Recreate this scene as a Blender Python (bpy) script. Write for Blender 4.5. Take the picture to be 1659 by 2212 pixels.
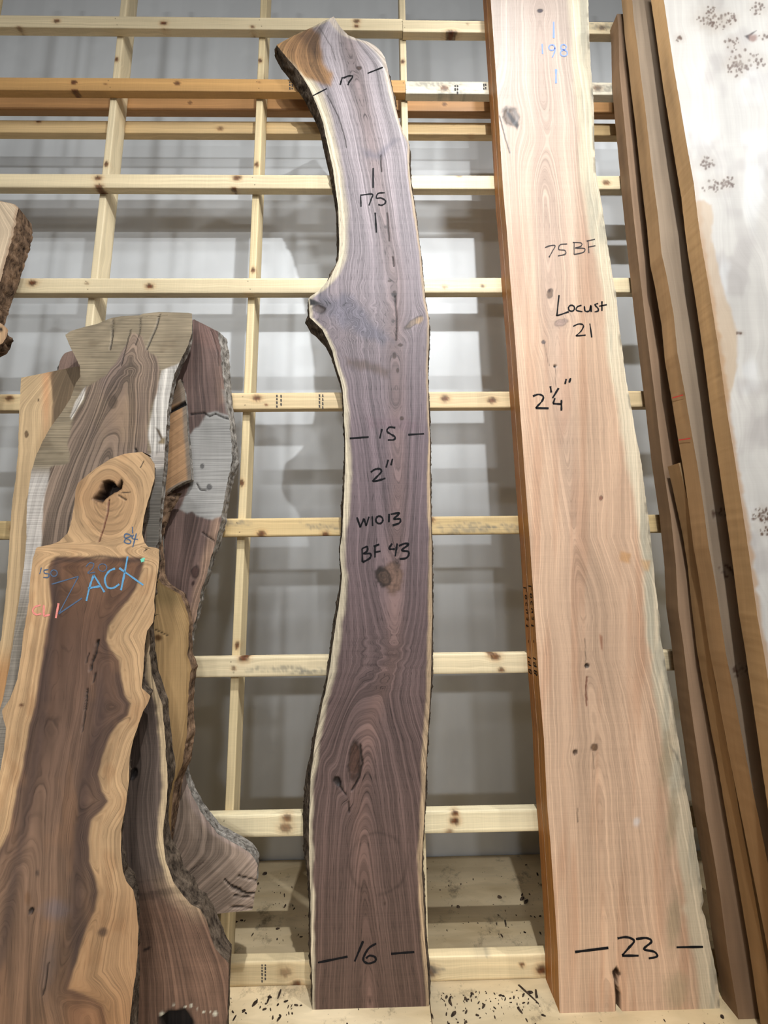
import bpy, math
import numpy as np
from mathutils import Matrix

# ------------------------------------------------------------------ clear
for o in list(bpy.data.objects):
    bpy.data.objects.remove(o, do_unlink=True)
SC = bpy.context.scene
COL = SC.collection

# ------------------------------------------------------------------ camera
FPX, PITCH, YAW, ROLL = 804.95, math.radians(8.127), math.radians(0.842), math.radians(-0.673)
CZ = 1.5523
W_, H_ = 1659.0, 2212.0
_F = np.array([math.sin(YAW)*math.cos(PITCH), math.cos(YAW)*math.cos(PITCH), math.sin(PITCH)])
_R0 = np.array([math.cos(YAW), -math.sin(YAW), 0.0])
_U0 = np.cross(_R0, _F)
_R = math.cos(ROLL)*_R0 + math.sin(ROLL)*_U0
_U = math.cos(ROLL)*_U0 - math.sin(ROLL)*_R0
cam = bpy.data.cameras.new('camera')
cam.sensor_fit = 'HORIZONTAL'
cam.sensor_width = 36.0
cam.lens = FPX/W_*36.0
cam.clip_start = 0.05
camo = bpy.data.objects.new('camera', cam)
COL.objects.link(camo)
camo.matrix_world = Matrix(((_R[0], _U[0], -_F[0], 0), (_R[1], _U[1], -_F[1], 0), (_R[2], _U[2], -_F[2], CZ), (0, 0, 0, 1)))
SC.camera = camo

# ------------------------------------------------------------------ world, ceiling lamps, exposure
wd = bpy.data.worlds.new('hall_ambient')
SC.world = wd
wd.use_nodes = True
bg = wd.node_tree.nodes['Background']
bg.inputs[0].default_value = (1.0, 0.93, 0.85, 1)
bg.inputs[1].default_value = 0.09

def lamp(name, loc, power, size, color, aim):
    l = bpy.data.lights.new(name, 'AREA')
    l.shape = 'DISK'; l.size = size; l.energy = power; l.color = color
    o = bpy.data.objects.new(name, l); COL.objects.link(o)
    o.location = loc
    d = np.array(aim, float)-np.array(loc, float)
    from mathutils import Vector
    o.rotation_euler = Vector(d).to_track_quat('-Z', 'Y').to_euler()
    return o
KEY = (0.94, 0.975, 1.0)
DOWN = lambda x, y: (x, y, 0)
for lx_, ly_, lz_, lp_, ls_ in ((0.42, -0.24, 4.6, 150, 0.06), (0.78, 0.70, 5.05, 24, 0.13), (3.4, -0.5, 5.6, 150, 0.10), (0.3, -4.6, 7.4, 180, 0.9), (-3.8, -7.5, 7.6, 240, 0.9), (4.2, -7.5, 7.6, 280, 0.9), (-2.2, -13.0, 7.6, 1100, 1.2), (2.8, -13.0, 7.6, 1100, 1.2)):
    lamp('high_bay_light', (lx_, ly_, lz_), lp_, ls_, KEY, (lx_, ly_+0.01, 0))

vs = SC.view_settings
vs.view_transform = 'Standard'
vs.look = 'None'
vs.gamma = 1.0
vs.use_curve_mapping = False
vs.exposure = -0.02

# ------------------------------------------------------------------ helpers
def ray(px, py):
    px = np.asarray(px, float); py = np.asarray(py, float)
    a = ((px-829.5)/FPX)[..., None]; b = ((1106.0-py)/FPX)[..., None]
    return _F + a*_R + b*_U
def on_plane(px, py, y0, k):
    q = ray(px, py)
    t = (y0+k*CZ)/(q[..., 1]-k*q[..., 2])
    p = q*t[..., None]
    p[..., 2] += CZ
    return p
def project(X, Y, Z):
    Zc = Z-CZ
    z = X*_F[0]+Y*_F[1]+Zc*_F[2]
    return 829.5+FPX*(X*_R[0]+Y*_R[1]+Zc*_R[2])/z, 1106-FPX*(X*_U[0]+Y*_U[1]+Zc*_U[2])/z, z
def lin(c):
    c = np.asarray(c, float)/255.0
    return np.where(c <= 0.04045, c/12.92, ((c+0.055)/1.055)**2.4)
def sstep(a, b, x):
    t = np.clip((x-a)/(b-a), 0, 1)
    return t*t*(3-2*t)
def _hash(i, j, s):
    h = (i.astype(np.int64)*374761393+j.astype(np.int64)*668265263+s*1274126177) & 0x7fffffff
    h = ((h ^ (h >> 13))*1274126177) & 0x7fffffff
    h = h ^ (h >> 16)
    return (h & 0xffff)/65535.0
def vnoise(x, y, s=0):
    x = np.asarray(x, float); y = np.asarray(y, float)+x*0
    i = np.floor(x); j = np.floor(y)
    fx = x-i; fy = y-j
    fx = fx*fx*(3-2*fx); fy = fy*fy*(3-2*fy)
    a = _hash(i, j, s); b = _hash(i+1, j, s); c = _hash(i, j+1, s); d = _hash(i+1, j+1, s)
    return (a*(1-fx)+b*fx)*(1-fy)+(c*(1-fx)+d*fx)*fy
def fbm(x, y, s=0, o=4):
    r = 0; a = 0.5; t = 0
    for k in range(o):
        r = r+a*vnoise(np.asarray(x)*2**k, np.asarray(y)*2**k, s+k*17); t += a; a *= 0.5
    return r/t-0.5            # -0.5..0.5
def interp(tab, x):
    t = np.asarray(tab, float)
    o = np.argsort(t[:, 0], kind='stable')
    return np.interp(x, t[o, 0], t[o, 1])
def sdpoly(px, py, poly):
    p = np.asarray(poly, float); n = len(p)
    d = np.full(px.shape, 1e18); ins = np.zeros(px.shape, bool)
    for i in range(n):
        ax, ay = p[i]; bx, by = p[(i+1) % n]
        ex, ey = bx-ax, by-ay
        t = np.clip(((px-ax)*ex+(py-ay)*ey)/(ex*ex+ey*ey+1e-9), 0, 1)
        d = np.minimum(d, (px-ax-t*ex)**2+(py-ay-t*ey)**2)
        c = ((ay > py) != (by > py))
        with np.errstate(divide='ignore', invalid='ignore'):
            xi = (bx-ax)*(py-ay)/(by-ay+1e-12)+ax
        ins ^= (c & (px < xi))
    d = np.sqrt(d)
    return np.where(ins, d, -d)
def dline(px, py, pts):
    p = np.asarray(pts, float); d = np.full(px.shape, 1e18)
    for (ax, ay), (bx, by) in zip(p[:-1], p[1:]):
        ex, ey = bx-ax, by-ay
        t = np.clip(((px-ax)*ex+(py-ay)*ey)/(ex*ex+ey*ey+1e-9), 0, 1)
        d = np.minimum(d, (px-ax-t*ex)**2+(py-ay-t*ey)**2)
    return np.sqrt(d)

def mesh_obj(name, V, Q, mat, parent=None, attrs=None, tris=None, smooth=True):
    V = np.asarray(V, np.float32).reshape(-1, 3)
    Q = np.asarray(Q, np.int32).reshape(-1, 4)
    T = np.zeros((0, 3), np.int32) if tris is None else np.asarray(tris, np.int32).reshape(-1, 3)
    me = bpy.data.meshes.new(name)
    me.vertices.add(len(V)); me.vertices.foreach_set('co', V.ravel())
    nl = len(Q)*4+len(T)*3
    me.loops.add(nl); me.loops.foreach_set('vertex_index', np.concatenate([Q.ravel(), T.ravel()]).astype(np.int32))
    me.polygons.add(len(Q)+len(T))
    st = np.concatenate([np.arange(len(Q))*4, len(Q)*4+np.arange(len(T))*3]).astype(np.int32)
    me.polygons.foreach_set('loop_start', st)
    if smooth:
        me.polygons.foreach_set('use_smooth', np.ones(len(st), bool))
    me.update(calc_edges=True)
    if attrs:
        for k, a in attrs.items():
            if a.ndim == 2:
                at = me.attributes.new(k, 'FLOAT_COLOR', 'POINT')
                c = np.ones((len(V), 4), np.float32); c[:, :3] = a
                at.data.foreach_set('color', c.ravel())
            else:
                at = me.attributes.new(k, 'FLOAT', 'POINT')
                at.data.foreach_set('value', a.astype(np.float32))
    me.validate()
    if mat: me.materials.append(mat)
    o = bpy.data.objects.new(name, me); COL.objects.link(o)
    if parent: o.parent = parent
    return o
def tag(o, label=None, cat=None, group=None, kind=None):
    if label: o['label'] = label
    if cat: o['category'] = cat
    if group: o['group'] = group
    if kind: o['kind'] = kind
    elif cat == 'slab': o['kind'] = 'thing'
    return o
def empty(name, loc=(0, 0, 0)):
    o = bpy.data.objects.new(name, None); COL.objects.link(o); o.location = loc
    o.empty_display_size = 0.1
    return o
def grid_quads(nr, nc, base=0):
    i = np.arange(nr-1)[:, None]*nc+np.arange(nc-1)[None, :]+base
    return np.stack([i, i+1, i+nc+1, i+nc], -1).reshape(-1, 4)

# ------------------------------------------------------------------ materials
class N:
    def __init__(s, name):
        s.m = bpy.data.materials.new(name); s.m.use_nodes = True
        s.t = s.m.node_tree; s.b = s.t.nodes['Principled BSDF']
    def n(s, typ, **kw):
        x = s.t.nodes.new(typ)
        for k, v in kw.items(): setattr(x, k, v)
        return x
    def l(s, a, b): s.t.links.new(a, b)
    def val(s, x, sock):
        if isinstance(x, (int, float)): sock.default_value = x
        elif isinstance(x, (tuple, list)): sock.default_value = x
        else: s.l(x, sock)
    def math(s, op, a, b=0.0, c=None, clamp=False):
        x = s.n('ShaderNodeMath', operation=op, use_clamp=clamp)
        s.val(a, x.inputs[0]); s.val(b, x.inputs[1])
        if c is not None: s.val(c, x.inputs[2])
        return x.outputs[0]
    def comb(s, a, b, c):
        x = s.n('ShaderNodeCombineXYZ'); s.val(a, x.inputs[0]); s.val(b, x.inputs[1]); s.val(c, x.inputs[2])
        return x.outputs[0]
    def noise(s, vec, scale=1.0, detail=2.0, rough=0.5):
        x = s.n('ShaderNodeTexNoise'); s.l(vec, x.inputs['Vector'])
        x.inputs['Scale'].default_value = scale; x.inputs['Detail'].default_value = detail; x.inputs['Roughness'].default_value = rough
        return x.outputs[0]
    def attr(s, name, out='Fac'):
        x = s.n('ShaderNodeAttribute', attribute_name=name); return x.outputs[out]
    def scale(s, col, f):
        x = s.n('ShaderNodeVectorMath', operation='SCALE'); s.l(col, x.inputs[0]); s.val(f, x.inputs['Scale'])
        return x.outputs[0]
    def mix(s, f, a, b):
        x = s.n('ShaderNodeMix', data_type='RGBA'); s.val(f, x.inputs[0]); s.val(a, x.inputs[6]); s.val(b, x.inputs[7])
        return x.outputs[2]
    def bump(s, h, strength, dist=0.002):
        x = s.n('ShaderNodeBump'); s.l(h, x.inputs['Height']); x.inputs['Strength'].default_value = strength
        x.inputs['Distance'].default_value = dist; s.l(x.outputs[0], s.b.inputs['Normal'])
    def sep(s, v):
        x = s.n('ShaderNodeSeparateXYZ'); s.l(v, x.inputs[0]); return x.outputs
    def pos(s):
        return s.n('ShaderNodeNewGeometry').outputs['Position']

def wood_mat(name, F1=110, a1=0.35, F2=330, a2=0.25, a3=0.3, saw=0.08, rough=0.6, seed=1.0, blot=0.12, sx=0.35, contrast=1.0, gain=0.74, aL=0.22):
    """grain rings follow the attribute g (metres across the grain), s runs along it"""
    k = N(name)
    g = k.attr('g'); s = k.attr('s'); wt = k.attr('w')
    wob = k.noise(k.comb(k.math('MULTIPLY', g, 14), k.math('MULTIPLY', s, 5), seed), 1, 2)
    g2 = k.math('ADD', g, k.math('MULTIPLY', k.math('SUBTRACT', wob, 0.5), 0.018))
    n1 = k.noise(k.comb(k.math('MULTIPLY', g2, F1), k.math('MULTIPLY', s, sx), seed), 1, 3, 0.6)
    n2 = k.noise(k.comb(k.math('MULTIPLY', g2, F2), k.math('MULTIPLY', s, 1.6), seed+3), 1, 2)
    n3 = k.noise(k.comb(k.math('MULTIPLY', g2, 520), k.math('MULTIPLY', s, 22), seed+7), 1, 1)
    n5 = k.noise(k.comb(k.math('MULTIPLY', g2, F1*0.22), k.math('MULTIPLY', s, sx), seed+11), 1, 2)
    nb = k.noise(k.comb(k.math('MULTIPLY', g, 9), k.math('MULTIPLY', s, 3), seed+5), 1, 3)
    ns = k.noise(k.comb(k.math('MULTIPLY', g, 5), k.math('MULTIPLY', s, 260), seed+9), 1, 1)
    def amp(n, a, c=3.0):     # centred, contrast stretched
        return k.math('MULTIPLY', k.math('SUBTRACT', k.math('MULTIPLY_ADD', k.math('SUBTRACT', n, 0.5), c, 0.5, clamp=True), 0.5), a*2)
    inv = k.math('SUBTRACT', 1.0, wt)
    m = k.math('ADD', amp(n1, a1*contrast, 3.2), amp(n2, a2*contrast, 2.5))
    m = k.math('ADD', m, amp(n5, a1*0.8*contrast, 3.0))
    rid = k.math('MULTIPLY', k.math('MULTIPLY_ADD', k.math('ABSOLUTE', k.math('SUBTRACT', n1, 0.5)), -16.0, 1.0, clamp=True), -aL)
    m = k.math('ADD', m, k.math('ADD', rid, aL*0.3))
    pore = k.math('MULTIPLY', k.math('SUBTRACT', n3, 0.58, clamp=True), -a3*5)
    m = k.math('MULTIPLY', k.math('ADD', m, pore), inv)
    m = k.math('ADD', m, amp(nb, blot, 2.0))
    sw = k.math('MULTIPLY', amp(ns, 1.0, 2.5), k.math('MULTIPLY_ADD', wt, 0.22, saw))
    m = k.math('ADD', m, sw)
    f = k.math('ADD', m, 1.0)
    f = k.math('MULTIPLY', k.math('MAXIMUM', f, 0.22), gain)
    # dark rings go a little warmer
    c = k.scale(k.attr('Col', 'Color'), f)
    k.l(c, k.b.inputs['Base Color'])
    k.b.inputs['Roughness'].default_value = rough
    k.b.inputs['Specular IOR Level'].default_value = 0.3
    k.bump(m, 0.35, 0.0015)
    return k.m
def bark_mat(name, dark, light, seed=0.0, scale=1.0):
    k = N(name); p = k.sep(k.pos())
    v = k.comb(k.math('MULTIPLY', p[0], 70*scale), k.math('MULTIPLY', p[1], 70*scale), k.math('MULTIPLY', p[2], 26*scale))
    n = k.noise(v, 1, 6, 0.65); n2 = k.noise(v, 0.22, 3)
    r = k.n('ShaderNodeValToRGB'); k.l(n, r.inputs[0])
    r.color_ramp.elements[0].position = 0.33; r.color_ramp.elements[0].color = (*lin(dark), 1)
    r.color_ramp.elements[1].position = 0.68; r.color_ramp.elements[1].color = (*lin(light), 1)
    k.l(k.scale(r.outputs[0], k.math('MULTIPLY_ADD', n2, 1.2, 0.4)), k.b.inputs['Base Color'])
    k.b.inputs['Roughness'].default_value = 0.9; k.b.inputs['Specular IOR Level'].default_value = 0.1
    k.bump(n, 1.0, 0.012)
    return k.m
def plain_mat(name, c, rough=0.8):
    k = N(name); n = k.noise(k.pos(), 300, 2)
    k.l(k.scale(k.mix(0.0, (*lin(c), 1), (*lin(c), 1)), k.math('MULTIPLY_ADD', n, 0.6, 0.7)), k.b.inputs['Base Color'])
    k.b.inputs['Roughness'].default_value = rough; k.b.inputs['Specular IOR Level'].default_value = 0.15
    return k.m

M_INK = plain_mat('black_marker', (15, 14, 16))
M_INKT = plain_mat('thin_black_marker', (62, 56, 54))
M_BLUEINK = plain_mat('faded_blue_marker', (120, 140, 200))
M_CHALKB = plain_mat('blue_chalk', (92, 140, 172))
M_CHALKD = plain_mat('dull_blue_chalk', (78, 92, 112))
M_CHALKP = plain_mat('pink_chalk', (214, 130, 118))
M_CHALKG = plain_mat('green_chalk', (110, 190, 160))
M_RED = plain_mat('red_crayon', (190, 70, 60))
M_CRACK = plain_mat('crack_shadow_wood', (38, 28, 22))
M_STAMP = plain_mat('grey_stamp_ink', (70, 66, 64))
B_DARK = bark_mat('dark_walnut_bark', (34, 27, 22), (110, 95, 80))
B_GREY = bark_mat('grey_bark', (70, 64, 58), (168, 160, 150))
B_BROWN = bark_mat('brown_furrowed_bark', (44, 33, 26), (140, 112, 88), scale=0.7)

# ------------------------------------------------------------------ slab builder
FOOT = []
class P:
    pass
def smooth1(a, n):
    n = max(1, int(n)); k = np.ones(n)/n
    return np.convolve(np.pad(a, (n//2, n-1-n//2), mode='edge'), k, mode='valid')

def slab(name, L, R, y0, k, th, paint, mat, res=0.005, fl=None, fr=None, mbl=None, mbr=None, jit=(0.0015, 0.0015), ztop=None, gs=0.35, edge_col=(150, 110, 70), parent=None, zbot=0.0, auto=False):
    """A plank standing on the floor: left and right edge are traced on its own plane (y = y0 + k z),
    then it gets its real thickness, back and bark."""
    def tab(E):
        E = np.asarray(E, float); p = on_plane(E[:, 0], E[:, 1], y0, k)
        X, Z = p[:, 0].copy(), p[:, 2].copy()
        for i in range(1, len(Z)):
            if Z[i] >= Z[i-1]: Z[i] = Z[i-1]-1e-4
        return X[::-1], Z[::-1]
    LX, LZ = tab(L); RX, RZ = tab(R)
    zt = min(LZ.max(), RZ.max()) if ztop is None else ztop
    nv = int((zt-zbot)/res)+1
    Z = np.linspace(zbot, zt, nv)
    def ext(z, zz, xx):      # linear continuation beyond the traced ends
        r = np.interp(z, zz, xx)
        s = (xx[-1]-xx[max(0, len(xx)-4)])/(zz[-1]-zz[max(0, len(xx)-4)]+1e-9)
        r = np.where(z > zz[-1], xx[-1]+s*(z-zz[-1]), r)
        s0 = (xx[min(3, len(xx)-1)]-xx[0])/(zz[min(3, len(xx)-1)]-zz[0]+1e-9)
        return np.where(z < zz[0], xx[0]+s0*(z-zz[0]), r)
    lx = ext(Z, LZ, LX); rx = ext(Z, RZ, RX)
    sd = abs(hash(name)) % 7 if False else sum(map(ord, name)) % 97
    lx = lx+jit[0]*2*fbm(Z*55, 0*Z+3, sd, 3); rx = rx+jit[1]*2*fbm(Z*55, 0*Z+9, sd, 3)
    rx = np.maximum(rx, lx+0.002)
    nu = max(6, int(np.max(rx-lx)/res)+1)
    u = np.linspace(0, 1, nu)
    X = lx[:, None]+(rx-lx)[:, None]*u[None, :]
    ZZ = np.repeat(Z[:, None], nu, 1)
    Y = y0+k*ZZ
    p = P(); p.X = X; p.Z = ZZ; p.u = u[None, :]+0*X
    p.px, p.py, depth = project(X, Y, ZZ)
    p.ppm = FPX/depth
    p.dl = (X-lx[:, None])*p.ppm; p.dr = (rx[:, None]-X)*p.ppm     # distance to the edges, photo pixels
    n = int(gs/res); ls = smooth1(lx, n); rs = smooth1(rx, n)
    p.ls = ls[:, None]+0*X; p.rs = rs[:, None]+0*X
    p.wref = float(np.median(rs-ls))
    p.g = ((X-p.ls)/(p.rs-p.ls)-0.5)*p.wref
    p.col = np.zeros(X.shape+(3,)); p.dep = np.zeros_like(X); p.w = np.zeros_like(X); p.seed = sd
    p.y0, p.k = y0, k
    paint(p)
    root = empty(name, (float((lx[0]+rx[0])/2), y0+th/2, zbot)) if parent is None else parent
    off = np.array(root.location) if parent is None else np.zeros(3)
    V = np.stack([X, Y+p.dep, ZZ], -1).reshape(-1, 3)
    Q = grid_quads(nv, nu)
    flz = np.zeros(nv) if fl is None else np.maximum(0, interp(fl, p.py[:, 0]))/p.ppm[:, 0]
    frz = np.zeros(nv) if fr is None else np.maximum(0, interp(fr, p.py[:, -1]))/p.ppm[:, -1]
    if auto:       # traced bark widths are what shows: take off the part of the side that perspective shows anyway
        for e, f_, sg in ((0, flz, -1), (-1, frz, 1)):
            if (fl, fr)[0 if e == 0 else 1] is None: continue
            pb_, _, db_ = project(X[:, e], Y[:, e]+th, ZZ[:, e])
            f_ -= sg*(pb_-p.px[:, e])/p.ppm[:, e]
            np.maximum(f_, -0.4*(rx-lx), out=f_)
    # back face and end caps belong to the plank body
    nb = len(V); yb = y0+k*Z+th
    VB = np.stack([np.stack([lx-flz, yb, Z], -1), np.stack([rx+frz, yb, Z], -1)], 1).reshape(-1, 3)
    QB = grid_quads(nv, 2, nb)[:, ::-1]
    def cap(r, flip, base):
        a = np.stack([X[r], Y[r]+p.dep[r], ZZ[r]], -1); b = a.copy(); b[:, 1] = yb[r]
        b[0, 0] -= flz[r]; b[-1, 0] += frz[r]
        q = grid_quads(2, nu, base)
        return np.concatenate([a, b]), (q if flip else q[:, ::-1])
    b0 = nb+len(VB); C0, q0 = cap(0, True, b0); b1 = b0+len(C0); C1, q1 = cap(nv-1, False, b1)
    V = np.concatenate([V, VB, C0, C1])-off; Q = np.concatenate([Q, QB, q0, q1])
    ec = lin(edge_col)
    nex = len(V)-nb
    colr = p.col.reshape(-1, 3)
    capc = np.concatenate([np.tile(ec, (len(VB), 1)), np.concatenate([p.col[0], p.col[0]])*0.8, np.concatenate([p.col[-1], p.col[-1]])*0.9])
    A = {'Col': np.concatenate([colr, capc]), 'g': np.concatenate([p.g.ravel(), V[nb:, 0]+V[nb:, 1]]),
         's': np.concatenate([ZZ.ravel(), V[nb:, 2]]), 'w': np.concatenate([p.w.ravel(), np.zeros(nex)])}
    p.face = mesh_obj('board_body', V, Q, mat, root, A)
    # sides: bark flares out towards the back
    for side in (0, 1):
        bm = (mbl, mbr)[side]; f = (flz, frz)[side]
        m = 7; t = np.linspace(0, 1, m)
        ex = (lx, rx)[side]; sg = (-1, 1)[side]
        prof = np.sqrt(t)*0.6+0.4*t
        TX = np.repeat(t[None, :], nv, 0); ZS = np.repeat(Z[:, None], m, 1)
        rough = (0.35*np.abs(f[:, None])+(0.004 if bm else 0.0006))*2*fbm(ZS*45, TX*3+7*side, sd+5, 4)*np.minimum(1, TX*4)
        XX = ex[:, None]+sg*(f[:, None]*prof[None, :]+rough)
        e = 0 if side == 0 else -1
        YY = (y0+k*Z+p.dep[:, e])[:, None]*(1-TX)+yb[:, None]*TX
        XX[:, -1] = ex+sg*f
        VS = np.stack([XX, YY, ZS], -1).reshape(-1, 3)-off
        QS = grid_quads(nv, m)
        if side == 0: QS = QS[:, ::-1]
        cs = np.tile(ec, (nv*m, 1))*(1+0.25*fbm(ZS.ravel()*3, TX.ravel()*2, sd, 3)[:, None]*2)
        AS = {'Col': cs, 'g': (TX*th*0.6+0.12*ZS*(0.25 if bm is None else 1)).ravel()+0.3, 's': ZS.ravel(), 'w': np.zeros(nv*m)}
        eo = mesh_obj('bark_edge' if bm else 'sawn_edge', VS, QS, bm or mat, root, AS)
        if side == 0: p.edge = eo
    root['_y0'] = y0; root['_k'] = k
    p.root = root; p.off = off
    FOOT.append((float(lx[0]+min(0, -flz[0]))-.03, float(rx[0]+max(0, frz[0]))+.03, y0-.03, y0+th+.03))
    return p

# ---- painting helpers: wood colour, grain direction and relief of a slab face
def lay(p, m, c):
    p.col = p.col*(1-m[..., None])+lin(c)*m[..., None]
def mul(p, f):
    p.col = p.col*f[..., None]
def blob(p, poly, c, soft=3, amp=4, sc=0.05, a=1.0, seed=1):
    sd = sdpoly(p.px, p.py, poly)+amp*2*fbm(p.px*sc, p.py*sc*0.5, seed, 3)
    m = sstep(-soft, soft, sd)*a
    lay(p, m, c); return m
def ell(p, cx, cy, rx, ry, ang=0):
    a = math.radians(ang); dx = p.px-cx; dy = p.py-cy
    x = dx*math.cos(a)+dy*math.sin(a); y = -dx*math.sin(a)+dy*math.cos(a)
    return np.sqrt((x/rx)**2+(y/ry)**2)
def spot(p, cx, cy, rx, ry, c, ang=0, a=1.0, soft=0.5, n=0.3):
    r = ell(p, cx, cy, rx, ry, ang)+n*2*fbm(p.px*0.12, p.py*0.12, int(cx), 3)
    m = sstep(1+soft, 1-soft, r)*a
    lay(p, m, c); return m
def knot(p, cx, cy, rx, ry, c, ang=0, bulge=0.75, spread=2.2, rim=0.5, dep=0.0, rings=0.2):
    r = ell(p, cx, cy, rx, ry, ang)
    i = np.argmin((p.px-cx)**2+(p.py-cy)**2); g0 = p.g.ravel()[i]
    rg = ell(p, cx, cy, rx, ry*1.6, ang)
    e = np.exp(-(rg/spread)**2)
    p.g = g0+(p.g-g0)*(1-bulge*e)
    rn = r+0.25*fbm(p.px*0.15, p.py*0.15, int(cx+cy), 3)*2
    m = sstep(1.2, 0.75, rn)
    lay(p, m*0.9, c)
    mul(p, 1-m*rings*(0.5+0.5*np.sin(rn*16)))
    mul(p, 1-rim*np.exp(-((rn-1)/0.2)**2))
    if dep: p.dep = p.dep+dep*sstep(1.0, 0.6, rn)
def crack(p, pts, w, dep=0.006, c=(36, 26, 20), a=0.95, amp=1.0):
    d = dline(p.px+amp*2*fbm(p.px*0.1, p.py*0.1, 5, 3), p.py, pts)
    m = sstep(w*0.5+1.4, w*0.5-0.4, d)*a
    lay(p, m, c); p.dep = p.dep+dep*m
def axis_grain(p, axis, B, half=0.2, w=0.12):
    """growth rings as nested arches about the pith line: contours of |offset| + B(height)"""
    ax = interp(axis, p.py.ravel() if False else np.array(0)) if False else np.interp(p.py, [a[0] for a in axis], [a[1] for a in axis])
    lpx = p.px-(p.X-p.ls)*p.ppm; rpx = p.px+(p.rs-p.X)*p.ppm
    t = np.where(p.px < ax, (ax-p.px)/np.maximum(ax-lpx, 8), (p.px-ax)/np.maximum(rpx-ax, 8))
    sgn = np.where(p.px < ax, -1, 1)
    b = np.interp(p.py, [q[0] for q in B], [q[1] for q in B])
    p.g = np.sqrt(t*t+w*w)*half+b+0.004*fbm(p.px*0.01, p.py*0.006, p.seed, 3)*2
    p.sgn = sgn

def ribbon(p, name, strokes, w, mat, lift=0.0008, label=None, rough=0.25):
    V = []; Q = []
    for st in strokes:
        st = np.asarray(st, float)
        # resample smoothly (Catmull-Rom)
        if len(st) > 2:
            q = np.vstack([2*st[0]-st[1], st, 2*st[-1]-st[-2]]); out = []
            for i in range(1, len(q)-2):
                for t in np.linspace(0, 1, 6, endpoint=False):
                    out.append(0.5*((2*q[i])+(-q[i-1]+q[i+1])*t+(2*q[i-1]-5*q[i]+4*q[i+1]-q[i+2])*t*t+(-q[i-1]+3*q[i]-3*q[i+1]+q[i+2])*t**3))
            out.append(st[-1]); st = np.array(out)
        else:
            st = st[0]+(st[1]-st[0])*np.linspace(0, 1, 6)[:, None]
        d = np.gradient(st, axis=0); d /= np.linalg.norm(d, axis=1)[:, None]+1e-9
        nrm = np.stack([-d[:, 1], d[:, 0]], -1)
        ww = w*1.3*(0.5+rough*0.6*(vnoise(np.arange(len(st))*0.9, st[0, 0], 3)-0.5)*2)
        a = st+nrm*ww[:, None]; b = st-nrm*ww[:, None]
        pa = on_plane(a[:, 0], a[:, 1], p.y0, p.k); pb = on_plane(b[:, 0], b[:, 1], p.y0, p.k)
        pts = np.stack([pa, pb], 1).reshape(-1, 3)
        pts[:, 1] -= lift
        base = sum(len(v) for v in V)
        V.append(pts-p.off); Q.append(grid_quads(len(st), 2, base))
    o = mesh_obj(name, np.concatenate(V), np.concatenate(Q), mat, getattr(p, 'face', p.root))
    if label: o['label'] = label
    return o
def ring(cx, cy, rx, ry, a0=-80, a1=285, n=14):
    return [(cx+rx*math.cos(math.radians(a)), cy+ry*math.sin(math.radians(a))) for a in np.linspace(a0, a1, n)]

# ================================================================== STRUCTURE
WALL_Y = 2.243
RAIL_Y = 1.6345
LH, LT = 0.0800, 0.0343
def quad_plane(name, x0, x1, a0, a1, axis, at, mat):
    if axis == 'y': V = [(x0, at, a0), (x1, at, a0), (x1, at, a1), (x0, at, a1)]
    else: V = [(x0, a0, at), (x1, a0, at), (x1, a1, at), (x0, a1, at)]
    return V
def box_mesh(name, lo, hi, mat, parent=None, bev=0.0):
    x0, y0, z0 = lo; x1, y1, z1 = hi
    V = [(x0, y0, z0), (x1, y0, z0), (x1, y1, z0), (x0, y1, z0), (x0, y0, z1), (x1, y0, z1), (x1, y1, z1), (x0, y1, z1)]
    Q = [(0, 3, 2, 1), (4, 5, 6, 7), (0, 1, 5, 4), (1, 2, 6, 5), (2, 3, 7, 6), (3, 0, 4, 7)]
    return mesh_obj(name, V, Q, mat, parent, smooth=False)

k = N('painted_drywall'); ps = k.sep(k.pos())
tape = k.noise(k.comb(k.math('MULTIPLY', ps[0], 5.0), 0.0, k.math('MULTIPLY', ps[2], 0.12)), 1, 2)
pat = k.noise(k.comb(k.math('MULTIPLY', ps[0], 2.2), 1.0, k.math('MULTIPLY', ps[2], 2.0)), 1, 3)
edge = k.math('MULTIPLY', k.math('SUBTRACT', k.math('MULTIPLY_ADD', k.math('SUBTRACT', pat, 0.53), 14, 0.5, clamp=True), 0.5), 0.05)
vst = k.math('MULTIPLY', k.math('SUBTRACT', k.math('MULTIPLY_ADD', k.math('SUBTRACT', tape, 0.52), 12, 0.5, clamp=True), 0.5), 0.045)
k.l(k.scale(k.mix(0.0, (*lin((232, 233, 233)), 1), (1, 1, 1, 1)), k.math('ADD', k.math('ADD', edge, vst), 1.0)), k.b.inputs['Base Color'])
k.b.inputs['Roughness'].default_value = 0.55
k.bump(k.noise(k.pos(), 120, 3), 0.08, 0.002)
M_WALL = k.m
tag(box_mesh('wall_back', (-7, WALL_Y, -0.02), (7, WALL_Y+0.12, 7.4), M_WALL), 'white painted drywall with taped joints behind the pine rack', 'wall', kind='structure')

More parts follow.
